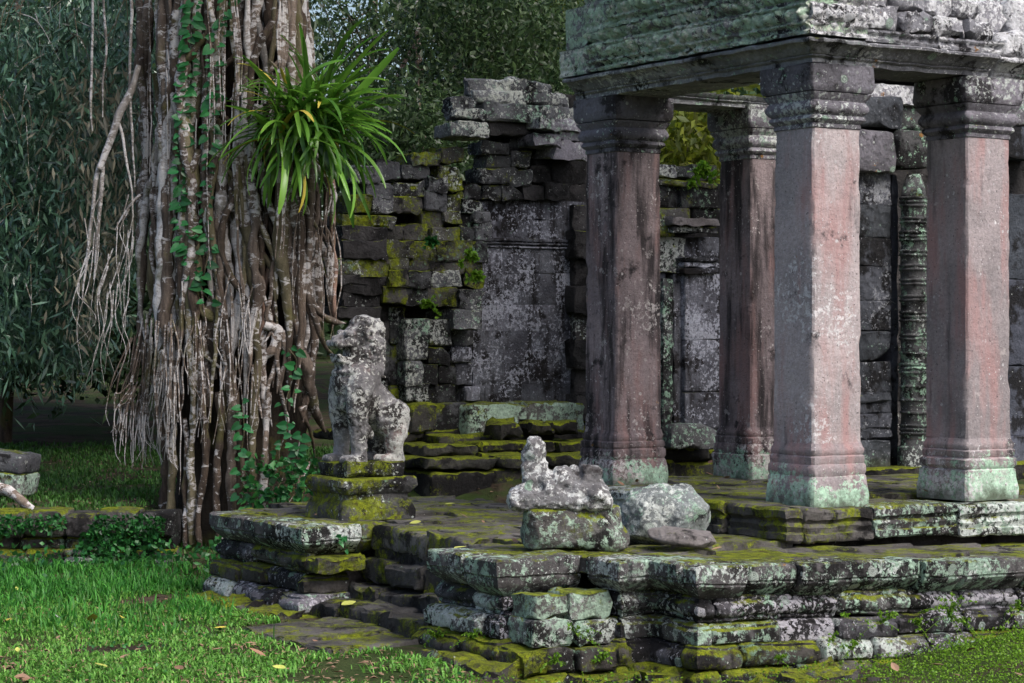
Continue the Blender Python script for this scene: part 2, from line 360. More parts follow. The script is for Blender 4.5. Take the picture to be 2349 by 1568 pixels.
M['capital'] = stone('capital_stone', (0.19, 0.165, 0.175), (0.29, 0.25, 0.27), lich=0.2, dots=0.5, mint=0.14, dark=0.3, dcol=(0.06, 0.055, 0.06), moss=0.2, mside=0.02, ochre=0.05, off=19, relief=0.35)
M['ent'] = stone('entablature_stone', (0.18, 0.165, 0.16), (0.27, 0.25, 0.24), lich=0.42, lcol=(0.66, 0.69, 0.60), dots=0.4, mint=0.62, mcol=(0.40, 0.56, 0.40), dark=0.30, dcol=(0.035, 0.032, 0.03), moss=0.15, mside=0.02, ochre=0.035, relief=0.35, off=23)
M['entpale'] = stone('pale_entablature_stone', (0.22, 0.20, 0.205), (0.33, 0.30, 0.31), lich=0.42, lcol=(0.68, 0.68, 0.70), dots=0.5, mint=0.14, dark=0.25, dcol=(0.05, 0.045, 0.05), moss=0.1, mside=0.02, ochre=0.07, relief=0.45, off=27)
M['cornice'] = stone('cornice_stone', (0.24, 0.225, 0.225), (0.36, 0.335, 0.335), lich=0.16, dots=0.35, mint=0.2, dark=0.25, moss=0.1, mside=0.02, relief=0.3, off=29)
M['panel'] = stone('panel_stone', (0.11, 0.10, 0.112), (0.23, 0.215, 0.235), lich=0.36, lcol=(0.44, 0.45, 0.52), dots=0.35, mint=0.04, dark=0.38, dcol=(0.03, 0.024, 0.024), streak=0.42, scol=(0.018, 0.013, 0.012), moss=0.3, mside=0.02, off=31)
M['ruin'] = stone('ruin_stone', (0.06, 0.057, 0.056), (0.125, 0.115, 0.115), lich=0.20, lcol=(0.46, 0.48, 0.46), dots=0.4, mint=0.2, mcol=(0.18, 0.27, 0.19), dark=0.58, moss=0.65, mside=0.17, off=37, ochre=0.02)  # gallery stone darkened, part of its shade put into the base colour
M['ruinpale'] = stone('pale_ruin_stone', (0.11, 0.10, 0.105), (0.20, 0.185, 0.185), lich=0.33, lcol=(0.50, 0.52, 0.48), dots=0.45, mint=0.2, dark=0.38, moss=0.35, mside=0.06, off=41, ochre=0.03)
M['roof'] = stone('roof_stone', (0.15, 0.14, 0.14), (0.27, 0.25, 0.25), lich=0.5, lcol=(0.62, 0.64, 0.58), dots=0.5, mint=0.22, dark=0.3, moss=0.2, mside=0.03, off=44)
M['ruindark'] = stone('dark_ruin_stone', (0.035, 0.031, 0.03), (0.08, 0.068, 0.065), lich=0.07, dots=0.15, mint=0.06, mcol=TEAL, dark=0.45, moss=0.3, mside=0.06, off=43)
M['ruinmoss'] = stone('mossy_ruin_stone', (0.08, 0.07, 0.06), (0.14, 0.12, 0.11), lich=0.1, dots=0.3, mint=0.2, mcol=TEAL, dark=0.4, moss=0.9, mside=0.5, off=47)
M['step'] = stone('mossy_step_stone', (0.04, 0.036, 0.03), (0.07, 0.06, 0.05), lich=0.0, dots=0.05, mint=0.0, dark=0.5, moss=0.93, mside=0.22, off=51)
M['lion'] = stone('lion_stone', (0.19, 0.165, 0.16), (0.31, 0.28, 0.27), lich=0.31, lcol=(0.56, 0.56, 0.53), dots=0.45, mint=0.05, dark=0.33, dcol=(0.06, 0.05, 0.046), moss=0.1, mside=0.01, pink=0.1, pcol=(0.36, 0.21, 0.17), off=57)
M['white'] = stone('white_lichen_stone', (0.22, 0.19, 0.18), (0.36, 0.33, 0.32), lich=0.74, lcol=(0.68, 0.69, 0.68), dots=0.6, mint=0.05, dark=0.2, dcol=(0.07, 0.055, 0.055), moss=0.05, mside=0.01, off=61)
M['mintblock'] = stone('mint_lichen_stone', (0.12, 0.10, 0.09), (0.19, 0.17, 0.15), lich=0.24, dots=0.4, mint=0.58, mcol=(0.36, 0.49, 0.38), dark=0.25, moss=0.75, mside=0.2, off=67)
M['boulder'] = stone('boulder_stone', (0.20, 0.20, 0.19), (0.33, 0.33, 0.31), lich=0.48, lcol=(0.60, 0.63, 0.6), dots=0.5, mint=0.2, dark=0.2, moss=0.2, mside=0.14, off=71)
M['flat'] = stone('bare_stone', (0.22, 0.18, 0.165), (0.30, 0.25, 0.235), lich=0.02, dots=0.1, mint=0.0, dark=0.12, moss=0.12, mside=0.06, off=73)
M['pedestal'] = stone('pedestal_stone', (0.10, 0.09, 0.085), (0.17, 0.155, 0.145), lich=0.16, dots=0.4, mint=0.16, dark=0.35, moss=0.9, mside=0.45, off=79)
M['carved'] = stone('carved_stone', (0.07, 0.07, 0.078), (0.13, 0.127, 0.14), lich=0.13, lcol=(0.34, 0.35, 0.38), dots=0.4, mint=0.05, dark=0.35, moss=0.1, mside=0.02, relief=0.9, foot=(0.9, 1.35, 0.1), off=83)  # doorway wall darkened, porch shade put into the stone colour
M['blue'] = stone('blue_grey_stone', (0.06, 0.062, 0.075), (0.11, 0.11, 0.13), lich=0.03, dots=0.2, mint=0.03, dark=0.4, moss=0.1, mside=0.02, off=87)
M['stair'] = stone('worn_stair_stone', (0.05, 0.043, 0.04), (0.10, 0.088, 0.082), lich=0.02, dots=0.1, mint=0.03, dark=0.4, moss=0.35, mside=0.32, off=95)
M['mintcol'] = stone('mint_colonnette_stone', (0.06, 0.057, 0.055), (0.11, 0.10, 0.097), lich=0.1, dots=0.4, mint=0.35, dark=0.45, moss=0.1, mside=0.03, ochre=0.06, off=91)  # dark base carries the colonnette's porch shade in its colour

def bark(name, c1, c2, white=0.4, wcol=(0.58, 0.55, 0.54), off=0):
    T = NT(name); P = T.pos
    n1 = T.noise(6, 6, 0.65, vec=T.mapv(P, (2.5, 2.5, 0.5)), off=off); fi = T.noise(45, 5, 0.7)
    band = T.noise(1.0, 7, 0.7, vec=T.mapv(P, (9, 9, 17)), dist=.8, off=off+3); pat = T.noise(1.3, 4, 0.6, off=off+7)
    col = T.mix(T.ss(n1, 0.35, 0.65), c1, c2); col = T.hsv(col, val=T.math('ADD', fi, 0.5))
    col = T.hsv(col, val=T.rng(T.orand(), 0, 1, 0.65, 1.25))
    w = T.math('ADD', T.math('MULTIPLY', band, 0.6), T.math('MULTIPLY', pat, 0.4)); w = T.math('ADD', w, T.rng(T.orand(), 0, 1, -0.03, 0.03)); t = thr(white, 0.085)
    col = T.mix(T.math('MULTIPLY', T.ss(w, t-0.01, t+0.04), 0.85), col, T.hsv(wcol, val=T.math('ADD', fi, 0.5)))
    col = T.mix(T.math('MULTIPLY', T.ss(T.noise(2.4, 4, 0.6, off=off+20), 0.56, 0.66), 0.6), col, (0.10, 0.095, 0.03))
    nb = T.bump(T.math('ADD', fi, n1), 0.6, 0.025)
    return T.done(col, 0.85, nb, 0.2)
M['root'] = bark('pale_root_bark', (0.08, 0.06, 0.048), (0.20, 0.155, 0.125), 0.46)
M['rootdark'] = bark('dark_root_bark', (0.045, 0.033, 0.026), (0.11, 0.08, 0.06), 0.28, off=5)
M['rootolive'] = bark('olive_root_bark', (0.10, 0.085, 0.05), (0.19, 0.16, 0.10), 0.32, off=9)
M['rootwhite'] = bark('white_root_bark', (0.22, 0.19, 0.17), (0.36, 0.33, 0.31), 0.6, wcol=(0.6, 0.58, 0.58), off=13)
M['trunk'] = bark('trunk_bark', (0.025, 0.019, 0.015), (0.06, 0.046, 0.035), 0.05, off=17)  # near-black core, shade of the gaps between roots put into its colour
M['rootred'] = bark('reddish_root_bark', (0.17, 0.10, 0.075), (0.28, 0.19, 0.15), 0.2, off=21)

def leafm(name, c1, c2, trans=0.35, rough=0.4, spec=0.5, scale=9.0, tcol=None, vmax=1.4):
    T = NT(name); r = T.n.new('ShaderNodeTexWhiteNoise'); 
    n = T.noise(scale, 2, 0.5); isl = T.math('FRACT', T.math('ADD', T.geo.outputs['Random Per Island'], T.math('MULTIPLY', T.orand(), 3.7)))
    col = T.mix(T.math('ADD', T.math('MULTIPLY', isl, 0.7), T.math('MULTIPLY', n, 0.3)), c1, c2)
    col = T.hsv(col, val=T.rng(T.math('FRACT', T.math('MULTIPLY', isl, 7.31)), 0, 1, 0.5, vmax))
    T.done(col, rough, None, spec)
    tr = T.n.new('ShaderNodeBsdfTranslucent'); T.put(tr.inputs[0], T.hsv(col, val=1.3) if tcol is None else tcol)
    mx = T.n.new('ShaderNodeMixShader'); mx.inputs[0].default_value = trans
    T.l.new(T.bsdf.outputs[0], mx.inputs[1]); T.l.new(tr.outputs[0], mx.inputs[2]); T.l.new(mx.outputs[0], T.out.inputs[0])
    return T.m
M['figleaf'] = leafm('dark_lance_leaf', (0.008, 0.035, 0.018), (0.10, 0.18, 0.11), 0.15, 0.3, 0.8, vmax=2.6)  # wide brightness spread puts highlights into the leaf colour
M['figleaf2'] = leafm('dry_lance_leaf', (0.14, 0.15, 0.10), (0.30, 0.26, 0.18), 0.2, 0.45, 0.4)
M['forest'] = leafm('forest_leaf', (0.010, 0.028, 0.012), (0.055, 0.09, 0.03), 0.4, 0.45, 0.4, vmax=1.7)
M['forestlit'] = leafm('sunlit_forest_leaf', (0.06, 0.10, 0.01), (0.15, 0.16, 0.015), 0.5, 0.5, 0.3)  # brighter copy of the forest leaf, sunlight put into its colour
M['strap'] = leafm('strap_leaf', (0.05, 0.17, 0.02), (0.17, 0.34, 0.04), 0.35, 0.35, 0.6)
M['vine'] = leafm('vine_leaf', (0.015, 0.11, 0.035), (0.045, 0.21, 0.06), 0.3, 0.4, 0.4)
M['cover'] = leafm('ground_cover_leaf', (0.012, 0.075, 0.02), (0.04, 0.17, 0.035), 0.3, 0.4, 0.4)
M['fern'] = leafm('fern_leaf', (0.09, 0.22, 0.015), (0.20, 0.34, 0.03), 0.45, 0.5, 0.3)
M['grass'] = leafm('grass_blade', (0.05, 0.20, 0.02), (0.19, 0.38, 0.07), 0.35, 0.5, 0.3, 1.2)
M['grasstall'] = leafm('tall_grass_blade', (0.02, 0.13, 0.015), (0.075, 0.25, 0.035), 0.35, 0.5, 0.3, 1.2)
M['grassfar'] = leafm('shaded_grass_blade', (0.03, 0.10, 0.015), (0.07, 0.17, 0.03), 0.3, 0.5, 0.3, 1.2)  # darker copy of the grass, shade of the bank put into its colour
def dry(name, c):
    T = NT(name); col = T.mix(T.noise(40, 4), tuple(x*0.7 for x in c), tuple(min(1, x*1.2) for x in c)); col = T.hsv(col, val=T.rng(T.orand(), 0, 1, 0.75, 1.2)); return T.done(col, 0.6, None, 0.3)
M['yellow'] = dry('yellow_leaf', (0.46, 0.37, 0.06)); M['lime'] = dry('lime_yellow_leaf', (0.38, 0.40, 0.09)); M['brown'] = dry('brown_leaf', (0.22, 0.12, 0.075)); M['tan'] = dry('tan_leaf', (0.25, 0.155, 0.10)); M['grey'] = dry('grey_leaf', (0.34, 0.32, 0.33))

def ground_mat():
    T = NT('soil'); P = T.pos; n = T.noise(2.2, 6, 0.65); f = T.noise(40, 5, 0.7)
    col = T.mix(T.ss(n, 0.4, 0.6), (0.035, 0.026, 0.018), (0.075, 0.055, 0.038)); col = T.hsv(col, val=T.math('ADD', T.math('MULTIPLY', f, 1.2), 0.4))
    col = T.mix(T.math('MULTIPLY', T.ss(T.noise(1.1, 5, 0.6, off=5), 0.44, 0.54), 0.7), col, (0.03, 0.06, 0.012))
    return T.done(col, 0.95, T.bump(T.math('ADD', n, f), 0.8, 0.04), 0.1)
M['soil'] = ground_mat()

# ------------------------------------------------------------------ ground
def hgt(x, y):
    x = np.asarray(x, float); y = np.asarray(y, float)
    p = np.stack([x, y, np.zeros_like(x)], -1).reshape(-1, 3); nz = (vfbm(p, 0.6, 4, 3)*0.03).reshape(x.shape)
    st = lambda t: np.clip(t, 0, 1)**2*(3-2*np.clip(t, 0, 1))
    back = st((y-19.9)/0.5)*0.42*st((-3.3-x)/0.3)              # raised bank behind the low wall
    court = st((y-19.0)/3)*0.2*st((x+1.9)/0.6)+st((y-22.3)/1.2)*.35*st((2.2-x)/1)
    far = st((y-22)/30)*0.9 + st((y-50)/60)*3.0
    rt = st((x-2.0)/1.5)*0.11*st((16-y)/2) - .10*st((x+.4)/.7)*st((15.5-y)/1.5)
    return nz + np.maximum(back, court) + far + rt
xs = np.concatenate([np.linspace(-160, -9, 20), np.linspace(-8.5, 8.5, 120), np.linspace(9, 160, 20)])
ys = np.concatenate([np.linspace(-60, 9, 14), np.linspace(9.5, 30, 160), np.linspace(31, 260, 40)])
Xg, Yg = np.meshgrid(xs, ys, indexing='ij'); Zg = hgt(Xg, Yg)
idx = np.arange(Xg.size).reshape(Xg.shape); q = np.stack([idx[:-1, :-1], idx[1:, :-1], idx[1:, 1:], idx[:-1, 1:]], -1).reshape(-1, 4)
props(mk('ground', np.stack([Xg, Yg, Zg], -1).reshape(-1, 3), q, M['soil'], origin=(0, 0, 0)), 'grassy soil ground around the ruin', kind='structure')

# ------------------------------------------------------------------ the terrace
ZT, ZU = 0.65, 0.87
terr = thing('stone_terrace', (*W(1.5, 1.0), 0), 'moulded stone terrace with stairs, covered in moss and lichen, carrying the porch', 'terrace')
def sagf(c):
    return -0.035*max(0, c[0]-0.9) if c[1] < 0.2 else 0.0
CORN = [(-0.30, .435), (-.11, .435), (-0.075, .46), (-.02, .505), (-.005, .525), (-.008, .54), (0.004, .548), (0.004, .635), (-.012, .65), (-.30, .65)]
def zm(rows, lo, hi):
    z = [p[1] for p in rows]; a, b = min(z), max(z); return [(o, lo+(q-a)/(b-a)*(hi-lo)) for o, q in rows]
ROWA = zm([(-.35, .315), (-.115, .315), (-.10, .325), (-.105, .338), (-.085, .345), (-.07, .365), (-.068, .385), (-.085, .405), (-.11, .415), (-.11, .428), (-.125, .438), (-.35, .438)], .283, .438)
ROWB = zm([(-.35, .185), (-.085, .185), (-.055, .195), (-.05, .205), (-.05, .275), (-.062, .285), (-.075, .29), (-.075, .305), (-.11, .318), (-.35, .318)], .148, .286)
ROWC = zm([(-.35, .03), (-.03, .03), (0.0, .045), (0.015, .08), (0.012, .12), (-.012, .15), (-.03, .16), (-.03, .175), (-.06, .188), (-.35, .188)], .0, .15)
ROWD = zm([(-.35, -.22), (0.05, -.22), (0.05, -.02), (0.03, .02), (0.0, .034), (-.35, .034)], -.32, .003)
def run(path_pts, prof, name, mats, lens=(0.35, 0.65), jit=0.018, shift=0.0, sag=None, n=0.010, cell=0.04):
    # break a path into stones; corner stones wrap the corner
    pts = [np.array(p, float) for p in path_pts]; segl = [np.linalg.norm(pts[i+1]-pts[i]) for i in range(len(pts)-1)]
    tot = sum(segl); cum = np.concatenate([[0], np.cumsum(segl)])
    def P(s):
        i = min(max(np.searchsorted(cum, s, 'right')-1, 0), len(segl)-1); return pts[i]+(pts[i+1]-pts[i])*(s-cum[i])/segl[i]
    cuts = [0.0]
    while cuts[-1] < tot-1e-6:
        nx = cuts[-1]+rng.uniform(*lens)
        for c in cum[1:-1]:
            if abs(nx-c) < 0.13: nx = c+0.17 if nx >= c else c-0.16
        if nx <= cuts[-1]+0.08: nx = cuts[-1]+lens[0]
        if tot-nx < 0.2: nx = tot
        cuts.append(nx)
    for s0, s1 in zip(cuts[:-1], cuts[1:]):
        g = 0.005; sub = [P(s0+g)]+[P(c) for c in cum[1:-1] if s0+g < c < s1-g]+[P(s1-g)]
        j = rng.normal()*jit; jz = rng.normal()*0.006
        pr = [(o+(j if o > -0.28 else 0)+shift, z+jz) for o, z in prof]
        sweep(name, sub, pr, mats[rng.integers(len(mats))], terr, cell=cell, n=n, er=0.012+0.015*rng.random(), sag=sag)
b3 = [M['base'], M['base'], M['terrace']]; bm = [M['basemoss'], M['base'], M['terrace']]; bmm = [M['basemoss']]
# front and left side of the main platform
main_path = [(0.62, -0.06), (0.62, -0.45), (0.863, -0.45), (0.863, -0.93), (5.4, -0.93)]
for prof, nm, mats in ((CORN, 'cornice_stone', [M['terrace']]), (ROWA, 'moulding_stone', b3), (ROWB, 'moulding_stone', b3), (ROWC, 'base_stone', bm), (ROWD, 'footing_stone', bmm)):
    run(main_path, prof, nm, mats, sag=sagf)
# slab beside the stairs (front flank)
sweep('cornice_stone', [(0.0, 0.42), (0.0, 0.0), (0.66, 0.0)], [(o*1.0, z if z > .52 else z-.03) for o, z in CORN], M['terrace'], terr, cell=.06, n=.012, er=.05)
sweep('cornice_stone', [(0.0, 0.92), (0.0, 0.43)], [(o*0.9, z) for o, z in CORN], M['terrace'], terr, cell=.06, n=.014, er=.06)
for prof, nm, mats, sh in ((ROWA, 'moulding_stone', b3, -.01), (ROWB, 'moulding_stone', bm, 0.03), (ROWC, 'base_stone', bmm, 0.06), (ROWD, 'footing_stone', bmm, 0.1)):
    run([(0.0, 0.98), (0.0, -0.02), (0.3, -0.02)], prof, nm, mats, shift=sh, jit=0.03, n=.014)
# loose front blocks below the flank slab
block('base_stone', 0.10, 0.335, -0.29, 0.0, 0.30, 0.445, M['mintblock'], terr, r=.014, n=.016, chip=.4)
block('base_stone', 0.07, 0.36, -0.33, 0.0, 0.125, 0.295, M['terrace'], terr, r=.014, n=.016)
block('base_stone', 0.36, 0.66, -0.30, 0.0, 0.285, 0.455, M['mintblock'], terr, r=.014, n=.016)
block('base_stone', 0.375, 0.72, -0.34, 0.0, 0.12, 0.28, M['terrace'], terr, r=.025, n=.014)
block('base_stone', -0.05, 0.33, -0.40, 0.0, -0.03, 0.12, M['basemoss'], terr, r=.02, n=.02)
block('base_stone', 0.34, 0.75, -0.44, 0.0, -0.04, 0.11, M['basemoss'], terr, r=.02, n=.02)
block('footing_stone', -0.12, 0.28, -0.55, -.05, -0.3, -0.035, M['basemoss'], terr, r=.022, n=.02)
block('footing_stone', 0.30, 0.80, -0.60, -.05, -0.3, -0.045, M['basemoss'], terr, r=.022, n=.02)
block('footing_stone', -0.30, 0.0, -0.35, .5, -0.2, 0.05, M['basemoss'], terr, r=.06, n=.03)
for k in range(34):                                      # sunken mossy rubble in front of the terrace foot
    a, b = rng.uniform(-.5, 2.2), rng.uniform(-1.45, -.62)
    if a > .75: b = min(b, -1.12)
    w_ = rng.uniform(.1, .26); block('rubble_stone', a, a+w_*1.3, b, b+w_, -.25, rng.uniform(-.1, -.03), M['basemoss'], terr, r=.03, n=.025, tilt=.12, turn=rng.normal()*.4)
# lion flank
LF = 2.75
sweep('cornice_stone', [(0.0, LF+0.45), (0.0, LF), (0.50, LF)], CORN, M['terrace'], terr, cell=.06, n=.01, er=.02)
sweep('cornice_stone', [(0.0, LF+1.02), (0.0, LF+.46)], CORN, M['terrace'], terr, cell=.06, n=.01)
sweep('cornice_stone', [(0.0, LF+1.68), (0.0, LF+1.03)], CORN, M['terrace'], terr, cell=.06, n=.01)
sweep('cornice_stone', [(0.51, LF+.02), (0.82, LF+.04)], [(o, z-.01) for o, z in CORN], M['basemoss'], terr, cell=.06, n=.014)
for prof, nm, mats, sh in ((ROWA, 'moulding_stone', [M['base'], M['basemoss']], .0), (ROWB, 'moulding_stone', [M['base'], M['basemoss']], 0.03), (ROWC, 'base_stone', [M['base'], M['terrace']], 0.05), (ROWD, 'footing_stone', bmm, 0.12)):
    run([(0.0, LF+1.66), (0.0, LF+0.0), (0.42, LF+.0)], prof, nm, mats, shift=sh, jit=0.03, n=.014)
block('base_stone', 0.06, 0.5, LF-.09, LF+.2, 0.31, 0.425, M['ruinmoss'], terr, r=.02, n=.016)
block('footing_stone', -0.36, -.05, LF-.2, LF+.35, -0.15, 0.05, M['basemoss'], terr, r=.07, n=.03)
block('footing_stone', -0.42, -.05, LF+.4, LF+.95, -0.15, 0.06, M['basemoss'], terr, r=.07, n=.03)
block('footing_stone', -0.36, -.05, LF+1.0, LF+1.5, -0.15, 0.04, M['basemoss'], terr, r=.07, n=.03)
# stairs
for (a0, a1, z, mt, bb) in ((-0.72, 0.16, 0.03, 'pave', (.85, 2.3)), (0.06, 0.6, 0.125, 'pave', (.95, 2.78)), (0.38, 0.8, 0.235, 'pave', (.95, 2.78)), (0.50, 1.0, 0.395, 'pave', (.95, 2.78)), (0.58, 1.2, 0.50, 'pave', (.95, 2.78)), (0.57, 0.86, 0.638, 'pave', (.92, 2.80))):
    b = bb[0]
    while b < bb[1]-0.05:
        L = rng.uniform(0.45, 0.75); b2 = b+L if bb[1]-(b+L) > 0.3 else bb[1]
        block('stair_stone', a0+rng.normal()*.02, a1, b, b2, z-0.17, z+rng.normal()*.012, M['stair'] if mt == 'pave' and -.5 < a0 and z < .6 else M['pave'], terr, r=.022, n=.02, tilt=.02); b = b2
# paving of the lower level
def pave(a0, a1, b0, b1, z, skip=None, mats=('pave',), sz=(0.4, 0.8), th=0.09, sag=None, nm='paving_stone'):
    b = b0
    while b < b1-1e-3:
        w = rng.uniform(0.35, 0.6); b2 = b+w if b1-(b+w) > 0.2 else b1; a = a0
        while a < a1-1e-3:
            L = rng.uniform(*sz); a2 = a+L if a1-(a+L) > 0.25 else a1
            if not (skip and skip((a+a2)/2, (b+b2)/2)):
                zz = z+rng.normal()*0.006+(sag((( a+a2)/2, (b+b2)/2)) if sag else 0)
                block(nm, a, a2, b, b2, zz-th, zz, M[mats[rng.integers(len(mats))]], terr, r=.012, n=.010, tilt=.006, gap=.006)
            a = a2
        b = b2
pave(0.8, 2.5, 0.12, 5.0, ZT-.004, th=.12)
pave(0.25, 0.8, 0.15, 0.95, ZT-.004); pave(0.22, 0.8, 2.95, 4.45, ZT-.004)
pave(1.05, 5.4, -0.72, 0.12, ZT-.004, sag=sagf, mats=('pave', 'pave', 'basemoss'))
block('paving_stone', .62, 1.06, -.34, .13, .53, .642, M['basemoss'], terr)
# hidden core so that the joints are dark, not open
block('core_stone', 0.32, 2.6, .3, .9, -.2, .54, M['ruindark'], terr, tilt=0); block('core_stone', 1.0, 5.4, -.68, .9, -.2, .5, M['ruindark'], terr, tilt=0)
block('core_stone', .34, 3.0, 3.0, 4.4, -.2, .54, M['ruindark'], terr, tilt=0); block('core_stone', 1.0, 3.0, .9, 5.0, -.2, .5, M['ruindark'], terr, tilt=0)
# upper level with moulded step
UST = [(-.3, .635), (-.01, .635), (0.005, .65), (0.005, .69), (-.02, .70), (-.015, .72), (-.005, .74), (-.02, .765), (-.03, .77), (-.02, .79), (0.0, .80), (0.0, .85), (-.02, .87), (-.3, .87)]
run([(2.35, 3.2), (2.35, 0.03), (5.6, 0.03)], UST, 'step_stone', [M['pave'], M['terrace'], M['pave']], lens=(0.5, 0.95), sag=lambda c: -0.02*max(0, c[0]-2.4) if c[1] < 1 else 0, n=.012)
pave(2.58, 5.6, 0.26, 3.2, ZU-.004, mats=('pave',), sz=(.5, 1.0), sag=lambda c: -0.02*max(0, c[0]-2.4) if c[1] < 1 else 0)
block('core_stone', 2.62, 6, .3, 3.2, .4, .775, M['ruindark'], terr, tilt=0)

# ------------------------------------------------------------------ columns of the porch
ZC = 3.99
def column(ca, cb, label, shaftm, seed):
    o = thing('stone_column', (*W(ca, cb), ZU), label, 'column', 'porch columns'); z = ZU
    jb = rng.normal(size=8)*.004
    square_lathe('base', ca, cb, [(.272+jb[0], z-.03), (.275+jb[0], z+.05), (.268+jb[1], z+.13), (.262+jb[2], z+.19), (.25, z+.20), (.262+jb[3], z+.225), (.26+jb[3], z+.27), (.246, z+.285), (.252+jb[4], z+.30), (.252+jb[4], z+.335), (.240, z+.345), (.246, z+.36), (.246, z+.385), (.238, z+.40), (.228, z+.43)], M[shaftm], o, n=.008, bev=.02)
    pr = [(.228, z+.43)]+[(.226-.006*t+.0, z+.43+2.24*t) for t in np.linspace(0.02, 1, 64)]
    square_lathe('shaft', ca, cb, pr, M[shaftm], o, n=.0035, bev=.014, cell=.05, ns=6)
    zc = z+2.67
    cp = [(.220, zc), (.228, zc+.005), (.228, zc+.03), (.222, zc+.035), (.240, zc+.05), (.252, zc+.065), (.248, zc+.085), (.236, zc+.095), (.256, zc+.11), (.270, zc+.135), (.270, zc+.155), (.258, zc+.185), (.252, zc+.195),
          (.258, zc+.205), (.272, zc+.225), (.284, zc+.25), (.280, zc+.262), (.290, zc+.275), (.298, zc+.30), (.298, ZC-.004)]
    cap_ = square_lathe('capital', ca, cb, cp[:-4], M['capital'], o, n=.005, bev=.014, mod={5: (.006, .035), 6: (.006, .035), 9: (.010, .05), 10: (.012, .05), 14: (.008, .075), 15: (.008, .075)})
    square_lathe('abacus', ca, cb, [(.28, zc+.258)]+cp[-3:], M['capital'], cap_, n=.005, bev=.014)
    return o
A3, B3 = 2.751+.225, .215+.225
column(A3, B3, 'front corner stone column with broad pink streaks, nearest of the porch columns', 'column', 1)
column(A3+1.474, B3, 'rightmost stone column, speckled pale with a dark red lower left face', 'column', 2)
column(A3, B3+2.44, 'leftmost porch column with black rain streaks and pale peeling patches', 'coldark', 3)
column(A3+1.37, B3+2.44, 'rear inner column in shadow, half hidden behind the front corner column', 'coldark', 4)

# ------------------------------------------------------------------ entablature
ent = thing('porch_entablature', (*W(A3, B3), ZC), 'carved stone entablature over the porch columns, crusted with green lichen', 'entablature')
PA, PB = A3-.28, B3-.28
EC = [(-.52, 0), (0, 0), (.002, .05), (.015, .055), (.026, .07), (.018, .085), (.03, .09), (.04, .105), (.05, .12), (.06, .14), (.085, .165), (.11, .19), (.135, .20), (.14, .225), (.13, .24), (.10, .25), (.09, .262), (-.52, .262)]
ECz = [(o, ZC+z*.66) for o, z in EC]
emod = {4: (.016, .055), 7: (.012, .08), 8: (.020, .08), 11: (.026, .11)}
sweep('lintel_stone', [(PA, PB+1.35), (PA, PB), (PA+.40, PB)], ECz, M['cornice'], ent, cell=.017, n=.006, mod=emod)
sweep('lintel_stone', [(PA, PB+3.0), (PA, PB+1.36)], ECz, M['cornice'], ent, cell=.017, n=.006, mod=emod)
sagr = lambda c: -.01*(c[0]-PA)
sweep('lintel_stone', [(PA+.41, PB+.03), (PA+1.72, PB+.03)], [(o, z-.0) for o, z in ECz], M['entpale'], ent, cell=.017, n=.007, mod=emod)
sweep('lintel_stone', [(PA+1.76, PB+.05), (PA+3.2, PB+.05)], [(o, z-.02) for o, z in ECz], M['entpale'], ent, cell=.03, n=.008, mod=emod)
sweep('lintel_stone', [(A3+.3, PB+2.48), (A3+2.3, PB+2.48)], [(o, z-.03) for o, z in ECz[:10]]+[(-.4, ZC+.08)], M['cornice'], ent, cell=.017, n=.006, mod={4: (.01, .034), 8: (.01, .05)})
# frieze of the left face: relief carved courses
def relief_block(name, face, s0, s1, z0, z1, out, mat, pattern=1.0, cellv=.0125, thick=.4, tip=0.0):
    # face 'L': plane a = PA - out, runs along b ; face 'R': plane b = PB - out, runs along a
    SEED[0] += 1; ns, nz = int((s1-s0)/cellv)+2, int((z1-z0)/cellv)+2
    S, Z = np.meshgrid(np.linspace(s0+.004, s1-.004, ns), np.linspace(z0+.003, z1-.003, nz), indexing='ij'); s, z = S.ravel(), Z.ravel()
    es = np.minimum(s-s0, s1-s)/.012; ez = np.minimum(z-z0, z1-z)/.012; edge = np.clip(np.minimum(es, ez), 0, 1)
    fl = (z-z0)/(z1-z0)
    wl_ = .10+.02*math.sin(SEED[0]); bd_ = np.clip((z-z0-.1)/.12, 0, 1)*(z-z0 < .22)+np.clip((z-z0-.25)/.13, 0, 1)*(z-z0 > .25); ph_ = bd_ % 1; pt = np.abs(np.sin(np.pi*(s+.02*vnoise(np.stack([s, z, s*0], 1), 9, 4))/wl_))**.7*np.sin(np.pi*np.clip(ph_, 0, 1))**.6
    p3 = np.stack([s, z, np.full_like(s, SEED[0]*3.1)], 1)
    d = .014*(edge**.5)+.016 + .02*pattern*(np.clip(np.sin((z-z0)*95), -.3, .3)/.3)*((z-z0 < .1) | (np.abs(z-z0-.22) < .035)) + pattern*(.06*pt + .036*vfbm(p3, 20, 3, 3)) + .012*vfbm(p3, 5, 8, 3) + tip*fl
    o = out+d-.03
    front = np.stack([PA-o, PB+s, z], 1) if face == 'L' else np.stack([PA+s, PB-o, z], 1)
    back = front.copy()
    if face == 'L': back[:, 0] = PA+thick
    else: back[:, 1] = PB+thick
    idx = np.arange(ns*nz).reshape(ns, nz); q = np.stack([idx[:-1, :-1], idx[1:, :-1], idx[1:, 1:], idx[:-1, 1:]], -1).reshape(-1, 4)
    rim = np.concatenate([idx[:, 0], idx[-1, 1:], idx[-2::-1, -1], idx[0, -2:0:-1]])
    v = np.concatenate([front, back[rim]]); nr = np.arange(len(rim))+ns*nz; fs = [tuple(x) for x in q]
    for i in range(len(rim)):
        j = (i+1) % len(rim); fs.append((rim[i], rim[j], nr[j], nr[i]))
    fs.append(tuple(nr))
    return mk(name, W3(v), fs, mat, ent)
zc = ZC+.175
